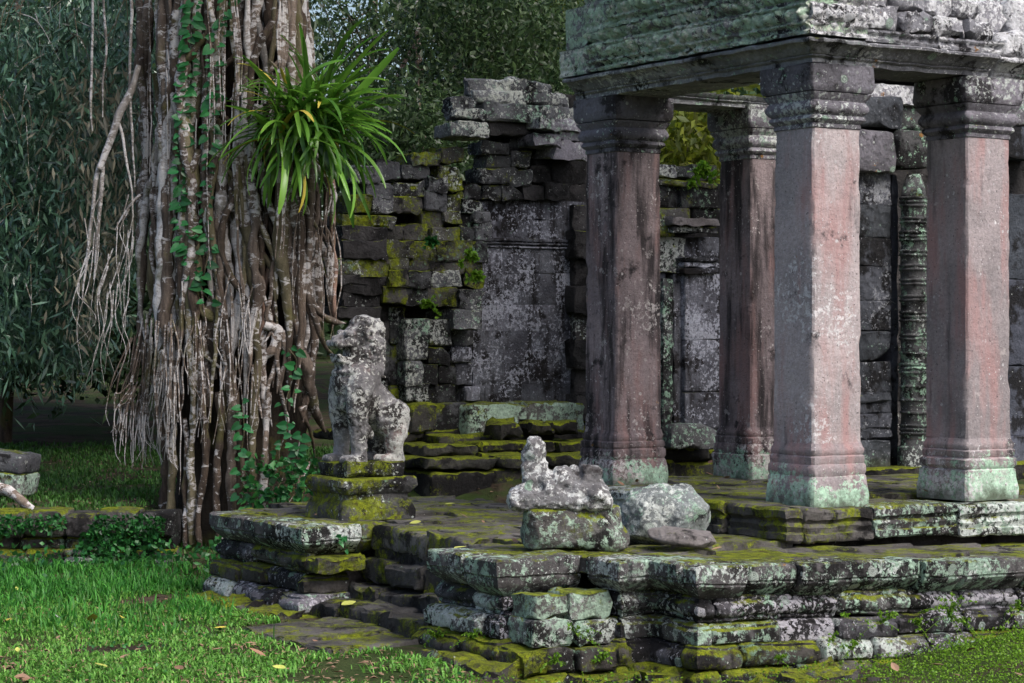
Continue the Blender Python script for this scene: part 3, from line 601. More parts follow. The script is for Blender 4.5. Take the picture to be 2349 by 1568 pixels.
for (s0, s1, z0, z1, out, pat) in ((-.13, 1.28, zc, zc+.32, .135, .9), (1.281, 2.60, zc, zc+.32, .13, 1), (2.605, 3.04, zc, zc+.22, .13, .2),
                                   (-.13, .66, zc+.321, zc+.78, .145, .6), (.661, 2.30, zc+.321, zc+.78, .15, 1), (2.302, 2.68, zc+.321, zc+.70, .13, .3), (2.685, 3.0, zc+.225, zc+.56, .10, .12), (2.4, 3.08, zc+.705, zc+1.0, .17, .3)):
    relief_block('frieze_stone', 'L', s0, s1, z0, z1, out, M['ent'], pat)
# front face courses, eroded rounded blocks
relief_block('frieze_stone', 'R', -.13, .40, zc, zc+.36, .13, M['entpale'], .6)
relief_block('frieze_stone', 'R', -.12, .38, zc+.365, zc+.8, .14, M['entpale'], .3)
def rrow(s_list, z0, z1, out, m, r=.05, n=.02, thick=.45):
    for s0, s1 in zip(s_list[:-1], s_list[1:]):
        block('frieze_stone', PA+s0, PA+s1, PB-out+rng.normal()*.012, PB+thick, z0, z1+rng.normal()*.012, M[m], ent, r=r, n=n, cell=.05, gap=.008, ns=8)
relief_block('frieze_stone', 'R', .41, 1.10, zc-.01, zc+.085, .085, M['entpale'], .6); relief_block('frieze_stone', 'R', 1.105, 1.76, zc-.015, zc+.08, .085, M['entpale'], .6)
rrow([.40, .76, 1.10, 1.42, 1.70], zc+.08, zc+.245, .075, 'entpale', r=.045)
rrow([.40, .70, 1.06, 1.34, 1.62], zc+.25, zc+.41, .02, 'entpale', r=.04)
rrow([1.78, 2.15, 2.5, 2.9, 3.3], zc-.02, zc+.17, .05, 'entpale', r=.04)
rrow([1.70, 2.05, 2.4, 2.9, 3.3], zc+.175, zc+.46, -.15, 'entpale', r=.05, thick=.6)
rrow([.45, .8, 1.2, 1.55], zc+.42, zc+.58, -.10, 'entpale', r=.05, thick=.6)

# ------------------------------------------------------------------ wall and door of the sanctuary behind the right-hand columns
door = thing('sanctuary_doorway', (*W(6.0, 2.7), ZU), 'carved doorway wall with ringed colonnette behind the two front columns', 'doorway'); BW = 2.67
def dD(nm, x0, y0, x1, y1, pr, m, **k): return blockD(nm, x0, y0, x1, y1, BW, pr, .4, M[m], door, **k)
for y0, y1 in ((395, 470), (470, 545), (545, 610), (610, 690), (690, 760), (760, 830), (830, 900), (900, 960)): dD('pilaster_stone', 1950, y0, 2046, y1, .0, 'carved', r=.012, n=.006, cell=.05)
for y0, y1, pr in ((905, 925, .06), (925, 950, .03), (950, 985, .07), (985, 1010, .05), (1010, 1110, .09)): dD('pilaster_base', 1950, y0, 2046, y1, pr, 'carved', r=.015)
dD('lintel_stone', 1960, 195, 2118, 240, .1, 'entpale'); dD('lintel_stone', 1955, 218, 2075, 292, .14, 'carved', r=.04, n=.02); dD('lintel_stone', 1960, 300, 2058, 395, .12, 'capital', r=.03)
dD('lintel_stone', 2062, 240, 2125, 298, .05, 'mintcol', r=.03); dD('lintel_stone', 2062, 298, 2135, 385, .16, 'mintcol', r=.03); dD('lintel_stone', 1940, 120, 2400, 196, .1, 'ruindark')
dD('jamb_stone', 2046, 400, 2062, 1085, -.05, 'blue'); dD('core_stone', 1900, 130, 2380, 1100, -.33, 'ruindark', tilt=0)
ac, bc = plane_a(2092, BW-.1), BW-.12; Yc = depth(ac, bc); zb, zt = zpx(1085, Yc), zpx(400, Yc); cp = []; z = zb; rr_ = .115
cp += [(rr_*1.25, z), (rr_*1.25, z+.22), (rr_*1.1, z+.24)]
z += .24
while z < zt-.3:
    hh = rng.uniform(.05, .10); cp += [(rr_, z), (rr_, z+hh)]; z += hh
    for k in range(rng.integers(1, 4)): cp += [(rr_*1.03, z+.003), (rr_*1.13, z+.012), (rr_*1.13, z+.022), (rr_*1.0, z+.03)]; z += .034
cp += [(rr_, zt-.2), (rr_*.85, zt-.1), (rr_*.5, zt)]
def lathe(name, x, y, prof, mat, parent, sides=12, n=.006):
    th = np.linspace(0, 2*np.pi, sides, endpoint=False)+.2; P = np.concatenate([np.column_stack([x+r*np.cos(th), y+r*np.sin(th), np.full(sides, z)]) for r, z in prof])
    P = P+vecn(P, 9, 5)*n; idx = np.arange(len(P)).reshape(-1, sides); fs = [(idx[j, i], idx[j, (i+1) % sides], idx[j+1, (i+1) % sides], idx[j+1, i]) for j in range(len(prof)-1) for i in range(sides)]
    fs += [tuple(idx[-1])]; return mk(name, P, fs, mat, parent)
lathe('colonnette', *W(ac, bc), cp, M['mintcol'], door, 10)
dD('lintel_stone', 2290, 205, 2420, 290, .1, 'capital'); dD('lintel_stone', 2290, 290, 2420, 362, .08, 'blue'); dD('jamb_stone', 2296, 445, 2420, 640, .0, 'blue', r=.01); dD('jamb_stone', 2296, 640, 2420, 840, .0, 'blue', r=.01); dD('jamb_stone', 2296, 840, 2420, 1000, .03, 'blue', r=.01); dD('jamb_stone', 2290, 1000, 2420, 1090, .1, 'blue')
for x0, x1, y0, y1 in ((1950, 2150, 1075, 1110), (2120, 2330, 1070, 1105), (2290, 2480, 1060, 1100)): dD('threshold_stone', x0, y0, x1, y1, .3, 'step')

# ------------------------------------------------------------------ ruined gallery at the back left
gal = thing('ruined_gallery', (*W(6.0, 9.9), .9), 'collapsed temple gallery of loose mossy blocks with a tall stained wall panel', 'ruin'); BG = 9.84
def c3(t): x0, y0, x1, y1 = t; return (734+.4291*x0, 122.3+.4291*y0, 734+.4291*x1, 122.3+.4291*y1)
def c6(t): x0, y0, x1, y1 = t; return (734+.3901*x0, 611.7+.3901*y0, 734+.3901*x1, 611.7+.3901*y1)
def G(nm, t, pr, m, th=.5, **k):
    k.setdefault('r', .014); k.setdefault('n', .019); k.setdefault('tilt', .02); k.setdefault('cell', .075); return blockD(nm, *t, BG, pr, th, M[m], gal, **k)
roof = [(800, 140, 1020, 215), (1010, 145, 1240, 218), (715, 235, 832, 305), (825, 205, 1090, 268), (1085, 215, 1330, 275), (735, 300, 895, 350), (890, 270, 1180, 362), (1175, 290, 1400, 360)]
for t in roof: G('roof_stone', c3((t[0]-4, t[1]-4, t[2]+4, t[3]+5)), 0.45-.0012*(350-t[1]), 'roof', -.05, tilt=.02, r=.03, n=.022, cell=.06)
for t in ((695, 385, 900, 452), (745, 365, 905, 440)): G('roof_stone', c3(t), .4, 'roof', -.02)
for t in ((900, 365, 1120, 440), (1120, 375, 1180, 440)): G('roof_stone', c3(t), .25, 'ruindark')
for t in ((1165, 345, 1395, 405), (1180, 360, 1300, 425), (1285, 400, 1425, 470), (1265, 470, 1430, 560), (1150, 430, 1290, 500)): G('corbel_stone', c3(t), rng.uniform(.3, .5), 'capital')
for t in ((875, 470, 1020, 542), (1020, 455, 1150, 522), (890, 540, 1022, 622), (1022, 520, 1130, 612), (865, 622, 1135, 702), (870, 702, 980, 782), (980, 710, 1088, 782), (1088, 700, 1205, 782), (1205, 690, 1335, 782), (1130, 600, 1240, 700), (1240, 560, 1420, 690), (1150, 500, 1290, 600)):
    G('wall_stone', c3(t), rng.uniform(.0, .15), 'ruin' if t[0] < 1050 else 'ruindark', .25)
left = [(655, 510, 770, 585, 'ruinmoss'), (640, 605, 740, 672, 'ruinmoss'), (500, 535, 640, 600, 'ruinmoss'), (435, 600, 585, 675, 'ruin'), (410, 700, 560, 775, 'ruin'), (590, 670, 685, 745, 'ruinpale'), (685, 672, 765, 740, 'ruinmoss'), (560, 748, 682, 842, 'ruinpale'), (682, 758, 765, 842, 'ruinmoss'),
        (770, 710, 855, 780, 'ruin'), (770, 780, 862, 842, 'ruin'), (540, 842, 662, 935, 'ruinmoss'), (662, 845, 755, 912, 'ruinmoss'), (758, 842, 832, 940, 'ruin'), (828, 845, 905, 905, 'ruinpale'), (832, 905, 910, 1005, 'ruinpale'), (358, 925, 447, 1002, 'ruinmoss'), (447, 915, 578, 1000, 'ruinmoss'), (598, 938, 762, 1005, 'ruinmoss'), (760, 930, 842, 1012, 'ruin'),
        (265, 690, 392, 770, 'ruinpale'), (190, 600, 330, 690, 'ruinpale'), (320, 595, 435, 690, 'ruinpale'), (185, 755, 277, 852, 'ruinmoss'), (277, 765, 392, 852, 'ruinpale'), (390, 770, 545, 850, 'ruinmoss'), (130, 868, 405, 925, 'ruinmoss'), (130, 930, 362, 1002, 'ruindark'), (138, 1002, 362, 1100, 'ruindark'), (362, 1005, 515, 1100, 'ruinmoss'), (98, 1100, 372, 1192, 'ruinmoss'),
        (510, 1010, 622, 1112, 'ruinmoss'), (622, 1008, 832, 1112, 'ruinmoss'), (478, 1112, 612, 1168, 'ruinmoss'), (372, 1100, 480, 1160, 'ruinmoss'), (610, 1112, 782, 1172, 'ruinmoss'), (782, 1112, 872, 1252, 'ruinmoss'), (832, 1010, 900, 1110, 'ruin'), (378, 1162, 472, 1252, 'ruinmoss'), (476, 1165, 598, 1252, 'ruin'), (598, 1168, 748, 1252, 'ruinpale'),
        (345, 1252, 452, 1335, 'ruinmoss'), (450, 1250, 577, 1345, 'ruin'), (577, 1255, 732, 1345, 'ruinmoss'), (758, 1262, 866, 1372, 'ruinpale'), (718, 1372, 866, 1472, 'ruinpale'), (130, 1240, 330, 1290, 'ruindark'), (130, 1290, 320, 1360, 'ruindark'), (100, 1360, 330, 1420, 'ruindark'), (100, 1192, 345, 1240, 'ruindark')]
for x0, y0, x1, y1, m in left:
    pr = .28 if x1 < 560 else .22
    if y0 > 1000: pr += .12
    G('wall_stone', c3((x0-3, y0-3, x1+3, y1+3)), pr+rng.normal()*.032, m, .22, tilt=.013 if y0 > 800 else .04, gap=0)
for t, m, p in (((500, 305, 642, 552), 'ruinpale', .3), ((640, 312, 782, 472), 'ruin', .26), ((640, 472, 772, 580), 'ruin', .25), ((508, 552, 607, 702), 'ruinpale', .31), ((605, 577, 702, 692), 'ruin', .25), ((700, 585, 802, 692), 'ruin', .22), ((795, 258, 945, 362), 'ruinpale', .36), ((775, 362, 905, 470), 'ruin', .05), ((782, 470, 897, 567), 'panel', .12), ((800, 567, 900, 700), 'panel', .06),
                ((508, 692, 642, 800), 'ruin', .28), ((640, 692, 805, 802), 'ruin', .2), ((855, 702, 948, 797), 'panel', .08), ((410, 232, 505, 460), 'ruin', .14), ((410, 460, 505, 700), 'ruin', .1), ((318, 205, 412, 430), 'ruindark', .12), ((318, 430, 412, 662), 'ruin', .1), ((410, 700, 510, 830), 'ruinmoss', .1), ((300, 660, 412, 830), 'ruindark', .05)):
    G('wall_stone', c6(t), p, m, .5, r=.02, n=.012, tilt=.01)
# stained panel: courses of large fitted blocks
rows = [462, 505, 556, 628, 700, 760, 803, 836, 881, 924]
for y0, y1 in zip(rows[:-1], rows[1:]):
    x = 1078+rng.uniform(0, 20)
    if y0 > 720: x = 1085
    while x < 1345:
        w = rng.uniform(55, 115); x2 = x+w if 1345-(x+w) > 35 else 1345
        G('panel_stone', (x, y0, x2, y1), .0+rng.normal()*.0015, 'panel', .4, r=.0025, n=.002, tilt=.0005, gap=0, chip=0); x = x2
for y0, y1, p in ((548, 556, .03), (558, 563, .045), (566, 570, .03)): G('panel_moulding', (1100, y0, 1335, y1), p, 'panel', .3, r=.008, n=.004, tilt=.002)
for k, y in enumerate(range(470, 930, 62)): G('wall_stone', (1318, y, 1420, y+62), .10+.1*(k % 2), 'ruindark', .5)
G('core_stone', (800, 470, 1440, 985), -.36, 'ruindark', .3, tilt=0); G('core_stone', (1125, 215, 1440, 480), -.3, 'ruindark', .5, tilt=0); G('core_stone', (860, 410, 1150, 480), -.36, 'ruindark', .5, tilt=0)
for t, m, p in (((545, 800, 700, 978), 'ruinmoss', .55), ((690, 805, 868, 975), 'ruin', .5), ((866, 812, 1220, 1005), 'mintblock', .7), ((1215, 800, 1560, 985), 'mintblock', .62), ((460, 830, 560, 1000), 'ruindark', .4)):
    G('ledge_stone', c6(t), p, m, .4, r=.03)
# mossy stepped plinth
ms = thing('mossy_steps', (*W(5.5, 8.3), .3), 'low dark stone steps thick with yellow green moss below the ruined gallery', 'steps')
for bf, zt, h, amin in ((7.95, .77, .12, 4.05), (8.0, .64, .5, 4.1), (8.45, .875, .12, 4.3), (8.95, .96, .13, 4.8), (9.35, 1.0, .12, 4.0)):
    a = amin
    while a < 10.5:
        L = rng.uniform(.45, 1.0); block('step_stone', a, a+L, bf+rng.normal()*.05, bf+1.2, zt-h, zt+rng.normal()*.02, M['step'], ms, r=.04, n=.02, tilt=.012); a += L
for px, py in ((1230, 1000), (1290, 1012), (1160, 1015)):
    a = plane_a(px, 8.7); block('loose_stone', a-.15, a+.18, 8.6, 8.95, .95, 1.10, M['step'], ms, r=.06, n=.03, tilt=.15)

# ------------------------------------------------------------------ ruined doorway seen between the columns
mid = thing('ruined_side_doorway', (*W(7.3, 7.8), .87), 'broken doorway with a pale blue grey pillar seen between the left columns', 'ruin'); BM = 7.8
def c7(t): x0, y0, x1, y1 = t; return (1468+.39*x0, 122.3+.39*y0, 1468+.39*x1, 122.3+.39*y1)
for t, m, p in (((60, 650, 215, 725), 'ruinpale', .1), ((205, 680, 330, 745), 'ruin', .1), ((318, 655, 460, 745), 'ruinmoss', .1), ((60, 742, 460, 780), 'ruinmoss', .2), ((60, 778, 245, 905), 'ruin', .12), ((240, 775, 460, 912), 'ruin', .18), ((60, 905, 300, 975), 'ruinmoss', .16), ((300, 910, 480, 975), 'ruin', .12), ((190, 968, 470, 1012), 'flat', .3), ((200, 1012, 460, 1052), 'ruin', .25), ((60, 975, 200, 1085), 'ruinmoss', .15), ((60, 1085, 270, 1290), 'ruin', .05),
                ((262, 1080, 470, 1200), 'panel', .06), ((258, 1200, 470, 1232), 'panel', .2), ((264, 1232, 470, 1262), 'panel', .16), ((258, 1262, 470, 1296), 'panel', .2)):
    blockD('wall_stone', *c7(t), BM, p, .45, M[m], mid, r=.012, n=.014, tilt=.02)
for y0, y1 in ((628, 780), (780, 900), (900, 985)): blockD('pillar', 1572, y0, 1655, y1, BM, .12, .4, M['panel'], mid, r=.015, n=.008, tilt=.004)
blockD('pillar', 1545, 630, 1572, 1015, BM, .04, .3, M['panel'], mid, r=.01); blockD('pillar', 1522, 640, 1545, 1000, BM, .1, .3, M['mintcol'], mid, r=.01); blockD('pillar', 1480, 600, 1524, 1000, BM, .0, .3, M['blue'], mid)
blockD('pillar_base', 1540, 972, 1660, 1030, BM, .22, .4, M['mintcol'], mid, r=.03); blockD('core_stone', 1440, 420, 1700, 1060, BM, -.4, .2, M['ruindark'], mid, tilt=0)

# ------------------------------------------------------------------ statues and loose stones (voxel-remeshed sculpture)
def sculpt(name, parts, mat, vox=.014, smooth=3, nz=.008, ns=14, parent=None, origin=None, cuts=()):
    vs, fs, base = [], [], 0
    def sph(c, r, R=None, k=16):
        th = np.linspace(0, np.pi, k//2+1); ph = np.linspace(0, 2*np.pi, k, endpoint=False); T_, P_ = np.meshgrid(th, ph, indexing='ij')
        v = np.stack([np.sin(T_)*np.cos(P_), np.sin(T_)*np.sin(P_), np.cos(T_)], -1).reshape(-1, 3)*np.array(r)
        if R is not None: v = v @ R.T
        idx = np.arange(v.shape[0]).reshape(k//2+1, k); q = [(idx[i, j], idx[i+1, j], idx[i+1, (j+1) % k], idx[i, (j+1) % k]) for i in range(k//2) for j in range(k)]
        return v+np.array(c), q
    for p in parts:
        if p[0] == 's': v, q = sph(p[1], p[2], p[3] if len(p) > 3 else None)
        elif p[0] == 'b':
            v, q = rb_mesh(*p[2], r=p[4] if len(p) > 4 else .02, n=.004, cell=.1, seed=len(vs)); v = v@(p[3].T if len(p) > 3 and p[3] is not None else np.eye(3))+np.array(p[1]); q = [tuple(x) for x in q]
        elif p[0] == 'c':                              # chain of spheres along a limb
            pts = catmull(p[1], 8); rad = np.interp(np.linspace(0, 1, len(pts)), np.linspace(0, 1, len(p[2])), p[2])
            for c, r in zip(pts, rad):
                v, q = sph(c, (r, r, r), None, 10); vs.append(v); fs += [tuple(np.array(x)+base) for x in q]; base += len(v)
            continue
        vs.append(v); fs += [tuple(np.array(x)+base) for x in q]; base += len(v)
    me = bpy.data.meshes.new(name+'_tmp'); me.from_pydata(np.concatenate(vs).tolist(), [], [list(map(int, f)) for f in fs]); o = bpy.data.objects.new(name+'_tmp', me); COL.objects.link(o)
    md = o.modifiers.new('r', 'REMESH'); md.mode = 'VOXEL'; md.voxel_size = vox
    if smooth: sm = o.modifiers.new('s', 'SMOOTH'); sm.iterations = smooth; sm.factor = .5
    dg = bpy.context.evaluated_depsgraph_get(); ev = o.evaluated_get(dg).to_mesh()
    v = np.empty(len(ev.vertices)*3); ev.vertices.foreach_get('co', v); v = v.reshape(-1, 3); nn = np.empty(len(v)*3); ev.vertices.foreach_get('normal', nn); nn = nn.reshape(-1, 3)
    f = [tuple(p.vertices) for p in ev.polygons]; bpy.data.objects.remove(o); bpy.data.meshes.remove(me)
    cen_ = v.mean(0); ext_ = np.ptp(v, axis=0)/2
    for k in range(cuts if isinstance(cuts, int) else 0):
        d_ = rng.normal(size=3); d_[1] = -abs(d_[1]); d_ /= np.linalg.norm(d_); pr_ = (v-cen_)@d_; lim = np.quantile(pr_, rng.uniform(.93, .985)); v = v-d_[None]*np.maximum(0, pr_-lim)[:, None]*.92
    v = v+nn*(vfbm(v, ns, 6, 3)*nz+vfbm(v, 45, 9, 2)*nz*.35)[:, None]
    return v, f
LA, LB = .86, 3.44                                      # plan centre of the pedestal
ped = thing('lion_pedestal', (*W(LA, LB), ZT), 'mossy moulded stone pedestal under the lion statue', 'pedestal')
PED = [(.33, ZT-.01), (.33, ZT+.06), (.315, ZT+.10), (.30, ZT+.13), (.285, ZT+.15), (.285, ZT+.185), (.30, ZT+.195), (.31, ZT+.21), (.325, ZT+.235), (.335, ZT+.25), (.33, ZT+.30), (.315, ZT+.315)]
square_lathe('moulded_base', LA, LB, PED, M['pedestal'], ped, n=.016, bev=.03)
block('top_slab', LA-.26, LA+.26, LB-.24, LB+.24, ZT+.305, ZT+.43, M['pedestal'], ped, r=.03, n=.018)
LZ = ZT+.425
# lion: local x = facing direction, y = towards the far side, z up
L = [('s', (-.02, 0, .67), (.185, .20, .20)), ('s', (.055, 0, .62), (.13, .175, .17)), ('s', (-.05, 0, .50), (.16, .17, .18)), ('s', (.07, 0, .50), (.09, .12, .12)),
     ('c', [(-.06, 0, .55), (-.17, 0, .45), (-.26, 0, .36)], [.17, .16, .16]),
     ('s', (-.05, -.0, .84), (.14, .15, .14)),                                    # neck
     ('s', (-.05, 0, .985), (.14, .145, .135)), ('s', (-.065, 0, 1.075), (.115, .12, .085)),   # head and crown
     ('s', (-.15, 0, .95), (.085, .14, .19)), ('s', (-.15, 0, .80), (.075, .135, .17)),        # mane
     ('b', (.055, 0, 1.0), (.12, .20, .06), rotxyz(0, .25, 0), .025),              # brow
     ('b', (.115, 0, .935), (.20, .20, .055), rotxyz(0, .03, 0), .02),             # upper lip
     ('b', (.02, 0, .88), (.12, .17, .12), None, .02),                             # back of the mouth
     ('b', (.085, 0, .795), (.20, .19, .055), rotxyz(0, -.08, 0), .02), ('b', (.075, 0, .765), (.15, .16, .05), None, .02),
     ('b', (.15, 0, .97), (.10, .09, .05), rotxyz(0, .3, 0), .02), ('b', (.17, 0, .905), (.02, .16, .03), None, .008), ('b', (.175, 0, .835), (.02, .16, .03), None, .008)]
for k in range(130):                                      # worn curls of the mane
    t_, h_ = rng.uniform(1.1, 5.2), rng.uniform(.66, 1.13); rr_ = .165 if h_ < 1.02 else .165*math.sqrt(max(.05, 1-((h_-1.02)/.14)**2)); L.append(('s', (-.085+math.cos(t_)*rr_*.9, math.sin(t_)*rr_*.93, h_), (.019, .019, .019)))
for k in range(16): t_ = -1.3+2.6*k/15; L.append(('s', (.0+math.cos(t_)*.165, math.sin(t_)*.185, .735-.03*math.cos(t_)), (.022, .022, .022)))
for s in (-1, 1):
    L += [('c', [(.03, s*.14, .62), (.06, s*.15, .45), (.05, s*.145, .25), (.045, s*.145, .06)], [.115, .098, .076, .066]), ('b', (.085, s*.145, .03), (.17, .135, .07), None, .025),
          ('s', (-.27, s*.12, .34), (.155, .10, .165)), ('c', [(-.28, s*.14, .24), (-.26, s*.15, .14), (-.29, s*.145, .04)], [.10, .078, .064]), ('b', (-.215, s*.145, .03), (.19, .13, .065), None, .025),
          ('s', (-.02, s*.115, 1.02), (.035, .05, .05)), ('s', (.10, s*.065, 1.015), (.03, .032, .028)), ('c', [(.03, s*.15, .30), (-.05, s*.14, .22)], [.05, .04])]
    for k in (-1, 0, 1): L += [('s', (.165, s*.145+k*.04, .03), (.035, .022, .03)), ('s', (-.13, s*.145+k*.038, .028), (.03, .021, .027))]
v, f = sculpt('lion_statue', L, M['lion'], vox=.0095, smooth=2, nz=.007)
ang = math.atan2(-U[1], -U[0]); v = v @ rotz(ang).T
lw = W(LA-.05, LB)
props(mk('lion_statue', v+np.array([*(lw-0.0), LZ-.005]), f, M['lion'], origin=(*lw, LZ)), 'weathered guardian lion statue with open jaws seated on the mossy pedestal', 'statue')

def scl(name, Y, px, py, parts, m, label, cat, rot=0.0, **k):
    v, f = sculpt(name, parts, M[m], **k); v = v @ rotz(rot).T; p = at(px, py, Y)
    return props(mk(name, v+p, f, M[m], origin=p), label, cat)
Yb = 14.35
zb = zpx(1266, Yb)
# mossy block below the broken statue, and the statue fragment on it
scl('mossy_stone_block', Yb+.15, 1312, 1256, [('b', (0, 0, .13), (.64, .36, .27), rotxyz(.0, .03, .12), .05), ('b', (.05, .02, .22), (.56, .36, .10), rotxyz(0, -.02, .1), .04), ('s', (.25, 0, .05), (.14, .16, .10))], 'mintblock', 'squat block with mint lichen and yellow moss under the broken white statue', 'stone block', vox=.014, smooth=1, nz=.012, ns=9, cuts=8)
frag = [('b', (-.02, 0, .075), (.64, .30, .13), rotxyz(0, .0, .05), .04), ('b', (.05, .05, .14), (.50, .24, .12), rotxyz(.05, -.03, 0), .05),
        ('b', (-.14, 0, .21), (.20, .17, .14), rotxyz(0, .06, .1), .04), ('s', (-.165, 0, .37), (.082, .08, .11)), ('s', (-.165, 0, .44), (.066, .066, .055)), ('b', (-.16, 0, .28), (.165, .15, .10), None, .03), ('b', (-.165, 0, .38), (.13, .12, .17), None, .05),
        ('s', (.02, -.01, .20), (.10, .11, .10)), ('s', (.07, 0, .16), (.10, .12, .10)), ('s', (.14, -.02, .12), (.11, .12, .09)),
        ('b', (.20, 0, .20), (.13, .14, .20), rotxyz(0, .12, .2), .03), ('s', (.24, -.04, .11), (.10, .13, .08)), ('s', (-.05, -.08, .13), (.08, .07, .07)), ('s', (.10, .04, .24), (.05, .06, .06)),
        ('s', (-.23, -.06, .12), (.07, .07, .07)), ('s', (.30, -.02, .06), (.06, .12, .06))]
scl('broken_statue', Yb+.12, 1283, 1172, frag, 'white', 'broken crouching statue fragment white with lichen, resting on the mossy block', 'statue', vox=.010, smooth=1, nz=.012, ns=20)
bl = [('b', (0, 0, .17), (.52, .34, .34), rotxyz(.1, .1, .15), .08), ('s', (-.12, -.02, .22), (.16, .16, .15)), ('s', (.14, -.02, .18), (.19, .19, .20)), ('s', (.16, .02, .36), (.085, .09, .075)), ('s', (-.22, -.04, .24), (.08, .1, .07)), ('s', (-.02, 0, .32), (.11, .11, .07)), ('s', (-.08, -.05, .05), (.2, .16, .1))]
scl('lichen_boulder', 14.95, 1520, 1242, bl, 'boulder', 'grey lichen spotted boulder with a knob on top, behind the flat stone', 'boulder', vox=.013, smooth=1, nz=.013, ns=8, rot=.1, cuts=12)
fl = [('s', (0, 0, .065), (.235, .15, .055), rotxyz(.15, .10, 0)), ('b', (.03, 0, .075), (.34, .20, .07), rotxyz(.22, .12, .1), .03), ('s', (-.13, 0, .09), (.11, .10, .04), rotxyz(.1, .2, 0))]
scl('flat_stone', 14.5, 1566, 1258, fl, 'flat', 'bare brownish flat stone lying in front of the boulder', 'stone', vox=.010, smooth=1, nz=.006, ns=10, cuts=5)

# ------------------------------------------------------------------ low wall, corner stone and surface root at the left
lw_ = thing('retaining_wall', at(180, 1290, 19.8), 'low dark stone retaining wall half covered with creepers left of the fig tree', 'wall')
x = -60
while x < 380:
    w = rng.uniform(60, 130)
    for y0, y1, dp in ((1178, 1232, 0), (1232, 1262, .06), (1262, 1330, -.08)):
        p0 = at(x, y1, 19.75+dp); p1 = at(x+w, y0+rng.normal()*3, 19.75+dp); P, Fq = rb_mesh(p1[0]-p0[0], .5, p1[2]-p0[2], .03, .02, .1, rng.integers(999)); mk('wall_stone', P+(p0+p1)/2+np.array([0, .25, 0]), Fq, M['basemoss'] if rng.random() < .6 else M['ruindark'], lw_)
    x += w
cs = thing('carved_corner_stone', at(20, 1120, 21.5), 'pale carved stone block at the left edge of the picture', 'stone block')
for (x0, x1, y0, y1, m) in ((-70, 64, 1040, 1082, 'ruinpale'), (-70, 60, 1082, 1135, 'mintblock')):
    p0, p1 = at(x0, y1, 21.5), at(x1, y0, 21.5); P, Fq = rb_mesh(p1[0]-p0[0], .5, p1[2]-p0[2], .03, .015, .08, 5); mk('stone_course', P@rotxyz(0, .12, -.2).T+(p0+p1)/2+np.array([0, .25, 0]), Fq, M[m], cs)
pts = catmull([at(-30, 1118, 20.7), at(15, 1124, 20.6), at(45, 1145, 20.5), at(80, 1172, 20.4), at(135, 1182, 20.3)], 8); v, q = tube_data(pts, [.06, .055, .045, .035, .012], 9, .15)
props(mk('surface_root', v, q, M['root']), 'thick pale root arching over the ground at the left edge', 'root')
for (px, py, w_, h_) in ((180, 1290, .22, .11), (370, 1268, .12, .08), (492, 1260, .1, .06)):
    p = at(px, py, 19.3); P, Fq = rb_mesh(w_, w_*.8, h_, .03, .015, .05, px); props(mk('small_stone', P@rotz(px).T+np.array([p[0], p[1], hgt(p[0], p[1])+h_*.3]), Fq, M['ruinpale']), 'small pale rubble stone in the creepers below the retaining wall', 'stone', 'rubble below the retaining wall')

# ------------------------------------------------------------------ strangler fig
TY = 21.6
fig = thing('strangler_fig_tree', (at(520, 1250, TY)[0], TY, 0.0), 'huge strangler fig with a curtain of twisted pale roots beside the lion', 'tree')
prof_y = [-350, 0, 200, 450, 650, 800, 950, 1100, 1300]; xl = [345, 340, 335, 330, 325, 330, 345, 375, 372]; xr = [700, 702, 715, 765, 770, 765, 745, 720, 700]
def ext(py): return np.interp(py, prof_y, xl), np.interp(py, prof_y, xr)
def on_trunk(px, py, out=.03):
    l, r = ext(py); c, h = (l+r)/2, (r-l)/2; t = np.clip((px-c)/h, -1, 1); Y = TY-.62*math.sqrt(max(0, 1-t*t))-out
    return at(px, py, Y)
rows_ = []
for py in np.linspace(-700, 1330, 90):
    l, r = ext(py); c, h = (l+r)/2, (r-l)/2*.80; th = np.linspace(0, 2*np.pi, 64, endpoint=False)
    cc = at(c, py, TY); hw = h/F*TY
    fl_ = 1+.05*np.sin(th*9+py*.004)+.04*np.sin(th*17-py*.006)
    rows_.append(np.column_stack([cc[0]+np.cos(th)*hw*fl_, TY+np.sin(th)*.28*fl_, np.full(64, cc[2])]))
P = np.concatenate(rows_); P[:, :2] += vecn(P*np.array([1, 1, .35]), 3.5, 3)[:, :2]*.05; idx = np.arange(len(P)).reshape(90, 64)
q = np.stack([idx[:-1], np.roll(idx, -1, 1)[:-1], np.roll(idx, -1, 1)[1:], idx[1:]], -1).reshape(-1, 4)
mk('trunk', P, q, M['trunk'], fig)
def root(pts, r0, m, out=.03, name='root', lump=.28, sides=11):
    pr = [on_trunk(x, y, out) for x, y in pts]; rad = [r*TY/F for r in r0]
    c = catmull(pr, 9); c = c+vecn(c, 1.3, int(pts[0][0]))*.04*np.array([1, .8, 0])+vecn(c, 4.5, 2+int(pts[0][0]))*.014*np.array([1, .8, 0]); rad = np.interp(np.linspace(0, 1, 14), np.linspace(0, 1, len(rad)), rad)*rng.uniform(.75, 1.28, 14); rad[-1] *= .6; v, q = tube_data(c, rad, sides, lump, int(pts[0][0])); return mk(name, v, q, M[m], fig)
